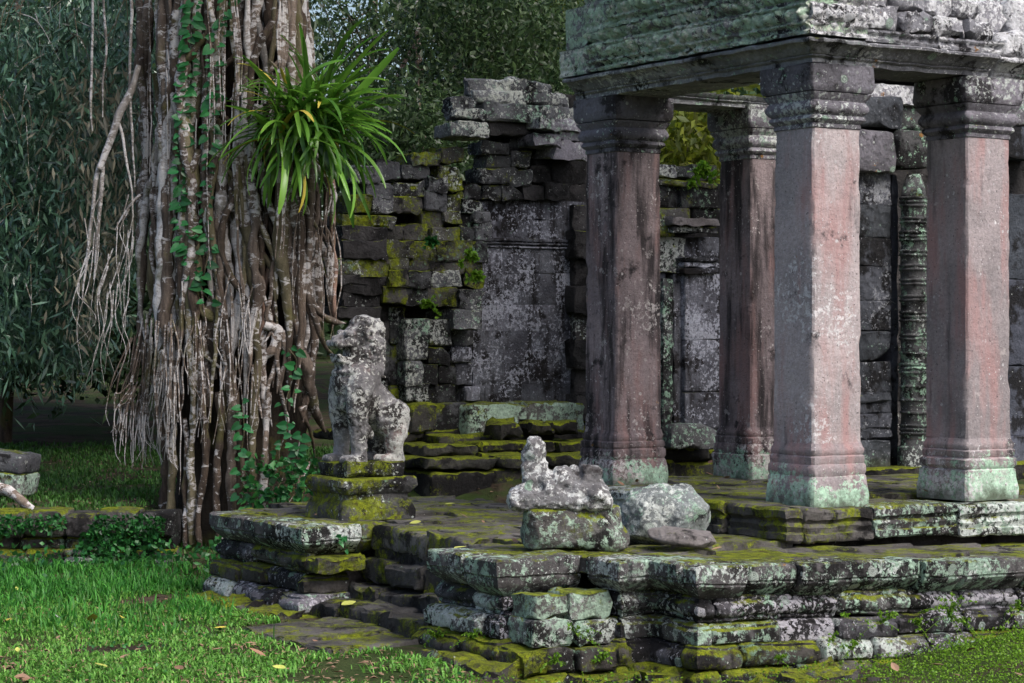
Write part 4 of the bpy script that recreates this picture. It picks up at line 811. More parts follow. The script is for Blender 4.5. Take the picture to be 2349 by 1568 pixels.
hand = [([(321, -60), (322, 60), (324, 156), (335, 273), (331, 390), (324, 507), (324, 612), (318, 720), (330, 850), (338, 980)], [10, 10, 9, 9, 9, 8, 7, 4], 'root'),
        ([(410, -60), (408, 0), (402, 117), (394, 234), (384, 351), (380, 468), (376, 612), (371, 691), (370, 784), (385, 878), (392, 960)], [17, 17, 17, 17, 17, 17, 16, 13, 10, 5], 'rootwhite'),
        ([(366, -60), (371, 90), (371, 195), (359, 312), (343, 410), (331, 449), (328, 546), (322, 650), (332, 780)], [9, 9, 9, 9, 10, 8, 6, 4], 'rootwhite'),
        ([(362, 300), (352, 400), (350, 460), (358, 540), (362, 640)], [4, 6, 6, 5, 3], 'root'),
        ([(455, 0), (445, 156), (433, 351), (437, 520), (436, 620), (443, 665), (460, 705), (482, 728), (492, 735)], [8, 8, 9, 10, 12, 14, 14, 13, 7], 'rootolive'),
        ([(464, 200), (464, 273), (472, 429), (488, 507), (512, 600), (514, 660), (518, 738), (532, 878), (534, 1018), (530, 1120), (528, 1240)], [8, 8, 8, 8, 12, 10, 11, 13, 13, 12, 9], 'root'),
        ([(472, 420), (476, 560), (480, 640), (492, 700)], [5, 7, 6, 3], 'rootwhite'),
        ([(500, 300), (505, 420), (500, 500), (520, 600)], [13, 14, 13, 8], 'rootwhite'),
        ([(445, 752), (450, 840), (452, 925), (446, 1065), (440, 1160), (438, 1250)], [9, 9, 9, 8, 9, 11], 'rootolive'),
        ([(565, 520), (575, 600), (585, 700), (595, 800), (590, 900), (581, 1018), (581, 1173)], [14, 14, 12, 11, 9, 9, 9], 'rootolive'),
        ([(640, 380), (655, 500), (668, 597), (680, 700), (684, 784), (700, 860), (717, 925), (748, 990)], [10, 11, 12, 12, 12, 14, 13, 6], 'root'),
        ([(764, 380), (768, 450), (771, 585), (765, 690), (772, 740)], [6, 6, 6, 5, 4], 'rootred'),
        ([(730, 440), (722, 520), (700, 600), (706, 680), (730, 720), (762, 738), (790, 742)], [5, 6, 7, 8, 9, 7, 3], 'root'),
        ([(700, 640), (708, 700), (722, 745), (745, 790), (768, 818)], [6, 7, 7, 6, 3], 'root'),
        ([(693, -60), (695, 60), (700, 130), (706, 230)], [10, 10, 10, 8], 'rootwhite'),
        ([(655, -60), (668, 80), (672, 200)], [8, 8, 6], 'root'), ([(590, -60), (592, 30), (600, 130), (606, 240)], [8, 9, 9, 6], 'rootwhite'),
        ([(560, 360), (575, 420), (590, 470), (575, 500)], [8, 9, 8, 6], 'rootolive'), ([(545, 440), (560, 520), (600, 580), (640, 640), (660, 690)], [6, 7, 6, 6, 4], 'rootolive'),
        ([(610, 745), (640, 760), (625, 800), (600, 830), (588, 900), (600, 960)], [10, 11, 9, 7, 5, 3], 'root'), ([(640, 760), (652, 820), (640, 880), (655, 940), (668, 1010)], [9, 7, 6, 4, 2], 'root'), ([(640, 770), (625, 850), (612, 900), (620, 980)], [6, 5, 4, 2], 'root'),
        ([(690, 800), (715, 870), (700, 930), (690, 945), (715, 985), (730, 1050)], [9, 9, 10, 7, 5, 3], 'rootdark'), ([(716, 1060), (700, 1090), (684, 1110), (678, 1150)], [3, 5, 5, 3], 'root'),
        ([(385, 870), (382, 960), (380, 1060), (378, 1180), (375, 1280)], [12, 13, 14, 17, 20], 'rootdark'), ([(400, 900), (398, 1060), (392, 1160), (388, 1245)], [7, 9, 10, 11], 'rootolive'), ([(500, 900), (505, 1040), (500, 1180), (508, 1260)], [9, 9, 9, 10], 'rootdark'),
        ([(470, 960), (472, 1080), (462, 1180), (466, 1255)], [8, 8, 7, 8], 'rootdark'), ([(418, 960), (425, 1080), (430, 1180), (428, 1255)], [6, 7, 7, 7], 'rootdark'), ([(548, 900), (552, 1040), (560, 1180)], [6, 7, 7], 'rootdark'), ([(615, 900), (606, 1050), (602, 1180)], [8, 8, 9], 'root')]
for pts, r0, m in hand: root(pts, r0, m, out=.03+rng.random()*.05)
for k in range(74):
    x = rng.uniform(335, 770); y0 = rng.choice([-60, -60, rng.uniform(100, 650)]); y1 = rng.uniform(700, 1060) if x < 620 else rng.uniform(600, 980)
    l, r = ext(y0); x = np.clip(x, l+6, r-6); pts = []; xx = x
    for y in np.linspace(y0, y1, 8): l, r = ext(y); xx = np.clip(xx+rng.normal()*9+(rng.normal()*4), l+3, r-3); pts.append((xx, y))
    rr0 = rng.choice([3, 5, 7, 9, 12, 15], p=[.15, .2, .2, .2, .15, .1]); m = rng.choice(['root', 'rootdark', 'rootolive', 'rootwhite', 'rootred'], p=[.36, .24, .2, .1, .1])
    root(pts, [rr0*.8, rr0, rr0, rr0*.9, rr0*.4], m, out=-.16+rng.random()*.3, sides=9)
for k in range(40):                                     # slanting and crossing roots
    x = rng.uniform(400, 740); y0 = rng.uniform(0, 640); y1 = y0+rng.uniform(120, 320); dx = rng.normal()*85; c_ = rng.normal()*32
    l, r = ext((y0+y1)/2); pts = [(np.clip(x+dx*t+c_*math.sin(t*3.1), l+4, r-4), y0+(y1-y0)*t) for t in (0, .25, .5, .75, 1)]
    rr0 = rng.uniform(4, 11); root(pts, [rr0*.6, rr0, rr0, rr0*.9, rr0*.4], rng.choice(['root', 'rootolive', 'rootdark']), out=rng.random()*.12, sides=8)
# fine hanging roots
bag = Bag()
def fine(pts, r, Yo=0.0):
    pr = [on_trunk(x, y, .08+Yo) for x, y in pts]; c = catmull(pr, 5); c = c+vecn(c, 4, int(abs(pts[0][0]*13)))*.012; v, q = tube_data(c, [x*TY/F for x in r], 5); bag.add(v, q)
for k in range(85):
    x0, y0 = rng.uniform(300, 400), rng.uniform(720, 900); sp = (x0-400)*rng.uniform(.15, .55); e = rng.uniform(930, 1085)
    xm = x0+sp*.7+rng.normal()*6; fine([(x0, y0), (xm, y0+(e-y0)*.4), (x0+sp+rng.normal()*6, e-40), (x0+sp+rng.normal()*8, e)], [2.2, 1.8, 1.2, .5], rng.uniform(0, .25))
for k in range(45):
    x0 = rng.uniform(390, 600); y0 = rng.uniform(600, 880); e = y0+rng.uniform(100, 300); fine([(x0, y0), (x0+rng.normal()*8, (y0+e)/2), (x0+rng.normal()*14, e)], [1.8, 1.6, .5], rng.uniform(0, .12))
for k in range(16):
    x0 = rng.uniform(680, 768); y0 = rng.uniform(420, 560); e = y0+rng.uniform(100, 300); fine([(x0, y0), (x0+rng.normal()*8, (y0+e)/2), (min(x0+rng.normal()*14, 778), e)], [2, 1.8, .6], rng.uniform(0, .08))
for k in range(9): x0 = 650+rng.normal()*5; fine([(x0, -40), (x0+rng.normal()*5, 100), (650+rng.normal()*6, 220), (646+rng.normal()*6, 340), (642+rng.normal()*8, 470+rng.uniform(0, 130))], [2.6, 2.6, 2.4, 2, 1], .35)
for k in range(6): x0 = 545+rng.normal()*5; fine([(x0-10, 0), (x0+rng.normal()*4, 100), (x0+4, 220), (x0-4+rng.normal()*4, 380+rng.uniform(0, 90))], [1.8, 1.8, 1.5, .8], .15)
for k in range(22): x0 = rng.uniform(340, 700); y0 = rng.uniform(-40, 300); e = y0+rng.uniform(150, 400); fine([(x0, y0), (x0+rng.normal()*5, (y0+e)/2), (x0+rng.normal()*8, e)], [1.6, 1.5, .7], rng.uniform(0, .1))
props(bag.build('aerial_roots', M['root'], fig), 'thin hanging aerial roots', kind='stuff')
# the leaning branch with its fringe of roots in front of the foliage
def free(pts, Y, rad, m, name='root', parent=fig, sides=8, lump=.14):
    c = catmull([at(x, y, Y+(i*.0)) for i, (x, y) in enumerate(pts)], 7); c = c+vecn(c, 2.5, int(abs(pts[0][0])))*.015; v, q = tube_data(c, [r*Y/F for r in rad], sides, lump); return mk(name, v, q, M[m], parent)
BY = 21.2
free([(318, 150), (305, 200), (292, 228), (275, 262), (258, 310), (242, 352), (230, 385)], BY, [6, 8, 9, 9, 9, 9, 8], 'rootwhite', 'hanging_branch')
for pts, r in (([(232, 380), (222, 420), (214, 480), (205, 540), (196, 610), (190, 690)], [6, 5, 4.5, 4, 3, 1.5]), ([(236, 380), (234, 440), (226, 500), (222, 560), (214, 640)], [5, 5, 4, 3.5, 1.5]), ([(272, 285), (284, 330), (292, 380), (300, 420), (306, 500)], [4, 3.5, 3, 2.5, 1]), ([(322, 448), (300, 470), (280, 500), (262, 530)], [3, 3, 2.5, 1]), ([(212, -40), (214, 60), (211, 150), (208, 260), (212, 300)], [3, 3, 3, 3, 1]), ([(238, -40), (240, 40), (242, 110), (236, 180), (235, 270)], [3, 3, 3, 2.6, 1]), ([(301, -40), (302, 80), (300, 180), (302, 300), (308, 430)], [4, 4, 3.5, 3, 1.5])):
    free(pts, BY+.05, r, 'rootwhite', 'hanging_branch', sides=6)
bag = Bag()
for k in range(24):
    x0 = rng.uniform(178, 300); y0 = rng.uniform(430, 700); e = min(y0+rng.uniform(120, 330), 890); c = catmull([at(x0+24*rng.random(), y0, BY), at(x0+rng.normal()*10, (y0*2+e)/3, BY), at(x0+rng.normal()*12, (y0+2*e)/3, BY), at(x0-8+rng.normal()*14, e, BY)], 6); v, q = tube_data(c, [.0075, .005, .003, .001], 5); bag.add(v, q)
props(bag.build('hanging_rootlets', M['rootwhite'], fig), 'pale fringe of hanging rootlets', kind='stuff')
# crown of the fig, above the picture
def crown(centres, radii, n, L, w, down, m, name, parent, droop=.15):
    P, = [np.concatenate([c+rng.normal(size=(k, 3))*np.array(r)*.5 for c, r, k in zip(centres, radii, n)])]
    D = rdir(len(P), down); v, f = leaf_data(P, D, perp(D), rng.uniform(L*.45, L*1.4, len(P)), rng.uniform(w*.6, w*1.3, len(P)), droop); return mk(name, v, f, M[m], parent, smooth=False)
cs_ = [np.array([-2.6+rng.normal()*2.2, 20.8+rng.normal()*1.6, 7.6+rng.uniform(0, 2.6)]) for k in range(60)]
cs_ += [np.array([-.6+rng.normal()*1.3, 20.2+rng.normal()*1.0, 9.8+rng.uniform(0, 1.2)]) for k in range(34)]  # extra clusters added above the view to shade the left foliage
crown(cs_, [(1.1, 1.1, .5)]*94, [110]*94, .22, .07, .6, 'figleaf', 'crown', fig)
for k in range(9):
    e = cs_[k*5]; c = catmull([np.array([-2.6, 21.5, 5.6]), np.array([-2.6, 21.4, 6.6])*.5+e*.5, e], 6); v, q = tube_data(c, [.2, .13, .04], 7, .1); mk('branch', v, q, M['root'], fig)

# ------------------------------------------------------------------ climbing vines, epiphyte
def leaf_mesh(name, outline, mat, fold=.15, curl=.0):
    # flat outline (x across, y along) triangulated as fan round the midrib
    o = np.array(outline, float); n = len(o); v = [(0, y, 0) for y in np.linspace(0, 1, 4)]; L_ = [(x, y, abs(x)*fold-curl*y*y) for x, y in o]; R_ = [(-x, y, abs(x)*fold-curl*y*y) for x, y in o]
    V_ = [(0, 0, 0)]+L_+[(0, 1, -curl)]+R_[::-1]; mid_ = len(V_); V_.append((0, .45, -curl*.2)); fs = [(mid_, i, (i+1) % mid_) for i in range(mid_)]
    me = bpy.data.meshes.new(name); me.from_pydata(V_, [], fs); me.materials.append(mat); return me
heart = leaf_mesh('heart_leaf', [(.28, -.16), (.46, .05), (.44, .35), (.25, .72)], M['vine'], .2, .12)
from mathutils import Matrix
def put(me, name, parent, p, d, nrm_, L_, wf=1.0):
    d = Vector(d).normalized(); nrm_ = Vector(nrm_); x = d.cross(nrm_).normalized(); z = x.cross(d).normalized()
    o = bpy.data.objects.new(name, me); COL.objects.link(o); o.parent = parent
    R = Matrix((x, d, z)).transposed().to_4x4(); o.matrix_basis = Matrix.Translation(Vector(p)-ploc(parent)) @ R @ Matrix.Diagonal((L_*wf, L_, L_, 1)); return o
def vine(path, label, step=15, sz=(.072, .102), both=True, ahead=.1):
    pr = np.array([on_trunk(x, y, ahead) for x, y in path]); c = catmull(pr, 12); t = thing('climbing_vine', pr[-1], label, 'vine', 'vines on the fig trunk')
    v, q = tube_data(c, [.006], 5); mk('stem', v, q, M['rootolive'], t); d = np.cumsum(np.r_[0, np.linalg.norm(np.diff(c, axis=0), axis=1)])
    for s in np.arange(0, d[-1], step*TY/F):
        p = np.array([np.interp(s, d, c[:, k]) for k in range(3)])
        for sd in ((-1, 1) if both else (rng.choice([-1, 1]),)):
            L_ = rng.uniform(*sz)*rng.choice([.55, .8, 1., 1.2]); dr = np.array([sd*rng.uniform(.5, 1.0), rng.uniform(-.4, 0), rng.uniform(-.8, .15)]); put(heart, 'leaf', t, p+np.array([sd*rng.uniform(.0,.06), -.03-.05*rng.random(), rng.normal()*.03]), dr, (rng.normal()*.5, -1, .5+rng.normal()*.5), L_, rng.uniform(.85,1.1))
vine([(446, -10), (440, 60), (437, 120), (432, 180), (424, 250), (420, 330), (421, 400), (418, 470), (425, 540), (436, 600), (446, 650)], 'leafy green vine climbing the left side of the fig trunk beside the thick white root', 11)
vine([(515, 5), (510, 60), (500, 110), (492, 170), (494, 230), (488, 290), (482, 360), (478, 420), (470, 500), (480, 560), (470, 620), (462, 660), (480, 690)], 'sparse green vine hanging down the middle of the fig trunk', 21)
vine([(662, 800), (680, 830), (668, 880), (655, 930), (660, 980), (640, 1040), (650, 1090), (620, 1150)], 'bright green vine low on the right side of the fig trunk near the lion', 19, (.05, .1), True, .14)
vine([(555, 930), (560, 990), (552, 1050), (556, 1110), (560, 1160)], 'dark green vine low in the middle gap between the fig roots', 20, (.06, .1), True, .12)
vine([(690, 1000), (680, 1060), (690, 1100), (665, 1150), (640, 1172)], 'dense low vine at the foot of the fig just left of the lion pedestal', 13, (.07, .11), True, .2)
# epiphyte
ec = at(680, 272, 20.75); epi = thing('epiphyte_plant', ec, 'bright green strap leaved epiphyte clump growing on the fig trunk', 'plant')
straps = []
for k in range(8):
    cur = .25+.14*k; seg = 9; pts = []; ang_ = .35; p = np.array([0., 0.]); 
    for i in range(seg+1):
        pts.append(p.copy()); ang_ -= cur/seg*(1+.5*i/seg); p = p+np.array([math.cos(ang_), math.sin(ang_)])/seg
    w = np.array([.7, .9, 1, 1, 1, 1, .97, .9, .75, .3])*.5; V_ = []
    for (y, z), ww in zip(pts, w): V_ += [(-ww, y, z+.0), (0, y, z-.014), (ww, y, z)]
    V_ = np.array(V_); V_[:, 0] *= .064; fs = []
    for i in range(seg): b = i*3; fs += [(b, b+1, b+4, b+3), (b+1, b+2, b+5, b+4)]
    me = bpy.data.meshes.new('strap_leaf'); me.from_pydata(V_.tolist(), [], fs); me.materials.append(M['strap']); me.polygons.foreach_set('use_smooth', np.ones(len(fs), bool)); straps.append(me)
dead = straps[6].copy(); dead.materials.clear(); dead.materials.append(M['yellow'])
for k in range(298):
    az = rng.uniform(-math.pi, math.pi)*.5+rng.choice([0, .25, -.1]) if rng.random() < .8 else rng.uniform(-math.pi, math.pi)
    el = rng.uniform(-1.0, .95); right = math.sin(az)
    d = np.array([math.sin(az)*math.cos(el), -math.cos(az)*math.cos(el)*.8, math.sin(el)])
    L_ = rng.uniform(.45, .88)*(1.12 if right > .2 else .9)
    off_ = np.array([rng.uniform(-.2, .34), rng.uniform(-.14, .1), rng.uniform(-.25, .2)])
    up = np.array([0, 0, 1.0]); up = up-d*(d@up)+rng.normal(size=3)*.28
    lf_ = put(straps[int(rng.integers(2, 8)) if el < .4 else int(rng.integers(0, 6))], 'leaf', epi, ec+off_+d*.06, d, up, L_, rng.uniform(.75, 1.2))
    if rng.random() < .05: lf_.data = dead
P, Fq = rb_mesh(.5, .4, .4, .18, .05, .07, 3); mk('root_ball', P+ec+np.array([.03, .12, -.05]), Fq, M['rootdark'], epi)

# ------------------------------------------------------------------ hanging foliage at the left
def tree(name, base, height, label, crown_c, m, nleaf, L, w, down, rad=(1, 1, .7), group=None, trunk_r=.15, droop=.15, bmat='rootdark', twig=True):
    t = thing(name, base, label, 'tree', group); b = np.array(base); cc = np.array([c for c in crown_c]); top = cc[np.argmax(cc[:, 2])]
    v, q = tube_data(catmull([b, b*.5+np.array([top[0], top[1], height])*.5+rng.normal(size=3)*.1, np.array([top[0], top[1], height])], 8), [trunk_r, trunk_r*.8, trunk_r*.3], 9, .1); mk('trunk', v, q, M[bmat], t)
    bagb = Bag()
    for c in cc[::max(1, len(cc)//22)]:
        z0 = rng.uniform(.45, .9)*height; s = b*(1-z0/height)+np.array([top[0], top[1], height])*(z0/height); s[2] = b[2]+(height-b[2])*(z0/height)
        v, q = tube_data(catmull([s, (s+c)/2+np.array([0, 0, .2]), c], 5), [trunk_r*.3, trunk_r*.18, .01], 5); bagb.add(v, q)
    bagb.build('branches', M[bmat], t)
    n = [nleaf]*len(cc); crown(cc, [rad]*len(cc), n, L, w, down, m, 'crown', t, droop); return t
cl = []
for k in range(330):
    px = rng.uniform(-120, 330); bot = np.interp(px, [-120, 0, 100, 190, 250, 300, 340], [860, 830, 850, 800, 640, 480, 300]); py = rng.uniform(-140, 1)*1 + rng.random()**.8*(bot+100); py = min(py, bot-30)
    cl.append(at(px, py, rng.uniform(22.3, 25.5)))
lt = tree('weeping_leaf_tree', (-7.4, 24.6, .5), 6.2, 'drooping dark lance leaved tree filling the upper left behind the fig roots', cl, 'figleaf', 82, .15, .036, 1.1, (.45, .45, .5), droop=.1)
# dry bleached leaves mixed in near the hanging roots
k = 1500; px = rng.normal(240, 60, k); py = rng.uniform(150, 800, k); P = np.array([at(min(x, 318), min(y, np.interp(x, [100, 190, 250, 330], [860, 830, 640, 420])), Y) for x, y, Y in zip(px, py, rng.uniform(21.6, 22.6, k))]); D = rdir(k, 1.6); v, f = leaf_data(P, D, perp(D), rng.uniform(.1, .17, k), rng.uniform(.025, .036, k), .1)
mk('dry_leaves', v, f, M['figleaf2'], lt, smooth=False)
bag = Bag()
for k in range(70):                                      # pale drooping twigs between the leaves
    x0, y0 = rng.uniform(-30, 300), rng.uniform(-60, 650); Y0 = rng.uniform(21.9, 23); dx = rng.normal()*50; c = catmull([at(x0, y0, Y0), at(x0+dx*.5, y0+rng.uniform(10, 50), Y0-.1), at(x0+dx, y0+rng.uniform(50, 150), Y0-.15)], 5); v, q = tube_data(c, [.008, .005, .002], 5); bag.add(v, q)
props(bag.build('twigs', M['rootolive'], lt), kind='stuff')

# ------------------------------------------------------------------ tall tree added out of view so that its crown shades the gallery
cl = [np.array([5.6+rng.normal()*2.4, 20.6+rng.normal()*1.9, 11.6+rng.normal()*.8]) for k in range(95)]
tree('added_shade_tree', (9.6, 22.5, .4), 11.0, 'tall unseen tree added right of the picture, its crown shading the ruined gallery', cl, 'forest', 36, .42, .2, .3, (1.0, 1.0, .5), trunk_r=.35)
# ------------------------------------------------------------------ forest behind
lab = ['dense dark forest tree right behind the ruined gallery roof', 'dark green tree rising left of the ruined gallery roof', 'sunlit yellow green tree high behind the porch corner', 'open dark tree with bright sky gaps right of the fig', 'tall dark tree behind the drooping foliage at the left edge', 'yellow green tree seen through the gap between the left columns', 'dark tree standing behind the fig trunk', 'sunlit yellow green tree top above the right end of the entablature', 'dark understorey tree behind the low retaining wall']
def fc(x0, x1, y0, y1, Y0, Y1, n):
    return [at(rng.uniform(x0, x1), rng.uniform(y0, y1), rng.uniform(Y0, Y1)) for _ in range(n)]
GF = 'forest trees behind the ruin'
def ft(i, name, base, h, cc, m, nl, L=.2, w=.08, rad=(.9, .9, .6)): tree(name, (base[0], base[1], float(hgt(base[0], base[1]))), h, lab[i], cc, m, nl, L, w, .35, rad, GF, .11)
ft(0, 'forest_tree', (1.0, 38), 9, fc(960, 1330, -60, 420, 35, 42, 130), 'forest', 330, .13, .058, (1.0, 1.0, .7))
ft(1, 'forest_tree', (-1.6, 36), 8, fc(830, 1010, 230, 470, 33, 38, 64), 'forest', 300, .13, .055)
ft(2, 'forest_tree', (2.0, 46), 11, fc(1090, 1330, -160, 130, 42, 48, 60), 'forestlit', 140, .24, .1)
ft(3, 'forest_tree', (-3.2, 44), 10, fc(690, 980, -140, 330, 40, 46, 84), 'forest', 125, .13, .06, (1.2, 1.2, .9))
ft(4, 'forest_tree', (-9.0, 36), 9, fc(-140, 330, -120, 700, 31, 37, 170), 'forest', 170, .24, .1)
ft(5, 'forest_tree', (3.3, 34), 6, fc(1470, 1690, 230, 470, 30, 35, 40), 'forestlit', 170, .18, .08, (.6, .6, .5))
ft(6, 'forest_tree', (-4.6, 33), 8, fc(300, 690, 40, 760, 29, 35, 110), 'forest', 150, .2, .08)
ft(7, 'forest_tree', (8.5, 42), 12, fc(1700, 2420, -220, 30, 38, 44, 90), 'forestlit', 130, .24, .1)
ft(8, 'forest_tree', (-7.0, 30), 5, fc(-140, 480, 560, 830, 27.5, 31, 90), 'forest', 150, .2, .08)
bagf = Bag()                                             # far wood closing the view
for k in range(420):
    px = rng.uniform(-500, 3000); Y = rng.uniform(55, 75); h_ = rng.uniform(.0, 9 if not (640 < px < 960) else 3.0); c = at(px, 0, Y); c[2] = 1.5+h_
    n = 60; P = c+rng.normal(size=(n, 3))*np.array([1.1, 1.1, .7]); D = rdir(n, .3); v, f = leaf_data(P, D, perp(D), rng.uniform(.4, .7, n), rng.uniform(.22, .35, n)); bagf.add(v, f)
props(bagf.build('distant_wood', M['forest'], None, False), 'distant dark woodland closing the view behind the ruin', 'woodland', kind='stuff')

# ------------------------------------------------------------------ grass, ground cover, ferns, leaves
def blades(n, xf, hmin, hmax, w, lean=.5):
    P = xf(n); n = len(P); az = rng.uniform(0, 2*np.pi, n); h = rng.uniform(hmin, hmax, n)*rng.uniform(.6, 1, n); l = lean*rng.uniform(.2, 1.3, n)
    d = np.stack([np.cos(az), np.sin(az), np.zeros(n)], 1); s = np.stack([-np.sin(az), np.cos(az), np.zeros(n)], 1)*(w*rng.uniform(.7, 1.3, n))[:, None]*.5; z = np.array([0, 0, 1.0])
    p1 = P+z*(h*.6)[:, None]+d*(h*l*.35)[:, None]; p2 = P+z*(h*(1-.25*l))[:, None]+d*(h*l)[:, None]
    V_ = np.stack([P-s, P+s, p1+s*.9, p1-s*.9, p2+s*.12, p2-s*.12], 1).reshape(-1, 3); o = (np.arange(n)*6)[:, None]
    return V_, np.concatenate([o+np.array([[0, 1, 2, 3]]), o+np.array([[3, 2, 4, 5]])])
def clear(X, Y):                                         # keep plants out of the masonry
    a = (X-C0[0])*U[0]+(Y-C0[1])*U[1]; b = (X-C0[0])*V[0]+(Y-C0[1])*V[1]
    bad = ((a > -.32) & (b > -.5) & (b < 4.55)) | ((a > .8) & (b > -1.0) & (b < 1)) | ((a > -.75) & (b > .85) & (b < 2.4)); return ~bad
def lawn(x0, x1, y0, y1, dens=None):
    def f_(n):
        X = rng.uniform(x0, x1, n); Y = rng.uniform(y0, y1, n); k = clear(X, Y)
        pt = np.stack([X, Y, np.zeros(n)], 1); k &= vfbm(pt, 1.7, 12, 3)+rng.uniform(-.5, .5, n) > (-.45 if dens is None else dens); X, Y = X[k], Y[k]; return np.stack([X, Y, hgt(X, Y)], 1)
    return f_
v, f = blades(72000, lawn(-4.6, -.2, 12.7, 18.2, -.12), .022, .062, .0115, 1.2); props(mk('grass', v, f, M['grass'], origin=(0, 0, 0), smooth=False), 'short bright lawn grass in the left foreground', 'grass', kind='stuff')
v, f = blades(30000, lambda n: (lambda Q: Q[rng.random(len(Q)) < np.clip((Q[:, 1]-15.4+.9*vfbm(Q, .9, 5, 2))/2.2, .02, 1)])(lawn(-4.8, -1.2, 14.6, 19.3, -.2)(n)), .05, .16, .011, .9); props(mk('grass', v, f, M['grasstall'], origin=(0, 0, 0), smooth=False), 'taller deep green grass in front of the low wall', 'grass', kind='stuff')
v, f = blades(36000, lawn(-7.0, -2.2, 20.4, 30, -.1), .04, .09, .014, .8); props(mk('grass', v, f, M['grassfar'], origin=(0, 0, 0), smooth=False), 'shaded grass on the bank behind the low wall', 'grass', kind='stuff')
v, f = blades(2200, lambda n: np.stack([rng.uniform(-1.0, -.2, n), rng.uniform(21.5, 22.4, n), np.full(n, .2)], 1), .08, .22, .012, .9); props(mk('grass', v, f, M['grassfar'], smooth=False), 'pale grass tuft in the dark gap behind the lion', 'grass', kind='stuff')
v, f = blades(5000, lawn(-4.6, -.2, 12.7, 18.6, -.3), .02, .06, .006, 1.7); props(mk('dead_thatch', v, f, M['tan'], origin=(0, 0, 0), smooth=False), 'dry dead grass mixed into the lawn', 'grass', kind='stuff')
def cover(n, P, L, m, label, name='ground_cover', up=.5):
    D = rdir(n, -up); v, f = leaf_data(P, D, perp(D), rng.uniform(L*.6, L*1.2, n), rng.uniform(L*.5, L*.9, n), .25, .5); return props(mk(name, v, f, M[m], smooth=False), label, 'plants', kind='stuff')
k = 5200; px = rng.uniform(-40, 590, k); py = 1262+rng.normal(size=k)*26+(px > 380)*0; Y = np.clip(2.1*F/(py-HY), 17.9, 20.3); P = np.array([at(x, 1200, yy) for x, yy in zip(px, Y)]); P[:, 2] = hgt(P[:, 0], P[:, 1])+rng.random(k)**1.5*np.where(P[:, 1] > 18.6, .2, .1); ok = clear(P[:, 0], P[:, 1]) & (P[:, 1] < np.where(P[:, 0] < -2.75, 19.6, 20.2)); P = P[ok]; cover(len(P), P, .07, 'cover', 'dark glossy creepers at the foot of the low wall and fig tree')
k = 2300; px = rng.uniform(-40, 375, k); P = np.array([at(x, y, 19.66) for x, y in zip(px, rng.uniform(1185, 1285, k))]); kk = vfbm(P, 1.6, 3, 2) > -.35; P = P[kk]; cover(len(P), P, .055, 'cover', 'creeper leaves on the face of the low wall', up=.2)
k = 260; P = np.array([at(x, y, 20.7) for x, y in zip(rng.uniform(560, 735, k), rng.uniform(1050, 1178, k))]); cover(k, P, .09, 'cover', 'broad dark leaves in the shade between the fig and the pedestal', up=.2)
k = 42000; A = rng.uniform(-.6, 5.2, k); Bb = np.where(A < .7, -.5, -1.0)-rng.random(k)**1.2*1.7; wgt = rng.random(k) < np.clip((A-1.1)/2.2, .16, 1); A, Bb = A[wgt], Bb[wgt]; P = np.array([W(a, b) for a, b in zip(A, Bb)]); P = np.column_stack([P, hgt(P[:, 0], P[:, 1])+np.clip((Bb+1.25)/.25, 0, 1)*.09*rng.random(len(A))+.005]); cover(len(P), P, .021, 'fern', 'tiny bright green herbs at the foot of the terrace wall')
k = 2600; X = rng.uniform(-4.4, -.3, k); Y = rng.uniform(12.8, 18.5, k); ok = clear(X, Y) & (vfbm(np.stack([X, Y, X*0], 1), 1.1, 21, 2) > .25); X, Y = X[ok], Y[ok]; P = np.stack([X, Y, hgt(X, Y)+rng.random(len(X))*.03], 1); cover(len(P), P, .035, 'cover', 'low broad leaved weeds scattered in the lawn', 'lawn_weeds')
# maidenhair ferns in the joints of the wall
def frond_plant(name, p, n, h_, spread, m, L, label, cat, group):
    nf = max(4, n//10); az = rng.normal(size=nf)*1.0; ll = rng.uniform(.5, 1, nf)*max(h_, spread)*1.15; bg_ = Bag()
    def pt(i, t): return p+np.column_stack([np.sin(az[i])*ll[i]*t*.8, -.03*t-.03*np.sin(t*3), np.cos(az[i])*ll[i]*t-.5*ll[i]*t*t])
    for i in range(nf): v, q = tube_data(pt(np.full(6, i), np.linspace(0, 1, 6)), [.0022, .001], 4); bg_.add(v, q)
    fi = rng.integers(nf, size=n); P = pt(fi, rng.random(n)**.7); D = rdir(n, .2); D[:, 1] -= .5; v, f = leaf_data(P, D, perp(D), rng.uniform(L*.7, L*1.3, n), rng.uniform(L*.6, L, n), .2, .5); bg_.add(v, f)
    props(bg_.build(name, M[m], None, False), label, cat, group)
def wallfern(a, z, n, hgt_, label, b=-.93, m='fern', L=.02, spread=.07):
    frond_plant('wall_fern', np.append(W(a, b-.02), z), n, hgt_, spread, m, L, label, 'fern', 'small ferns in the terrace wall joints')
for i, (a, z, n, h_, sp) in enumerate([(2.02, .27, 30, .05, .03), (2.35, .2, 110, .2, .05), (2.65, .17, 70, .1, .06), (2.95, .2, 260, .30, .08), (3.6, .2, 120, .16, .08), (3.95, .22, 90, .2, .06), (1.95, .14, 40, .08, .05), (2.1, .05, 80, .08, .12), (1.5, .02, 60, .06, .1)]):
    wallfern(a, z, n, h_, ['small fern sprig below the cornice just right of the dark corner mouldings', 'pale maidenhair fern between the wall joints left of the tallest fern', 'low fern spray at the wall foot between the two taller ferns', 'tallest bright maidenhair fern climbing the terrace wall', 'fern patch right of the tallest fern on the terrace wall', 'fern clump at the right edge of the terrace wall', 'small fern tuft low on the wall near the dark corner', 'ferns along the foot of the wall left of the herb bank', 'fern patch on the footing below the terrace corner'][i], spread=sp)
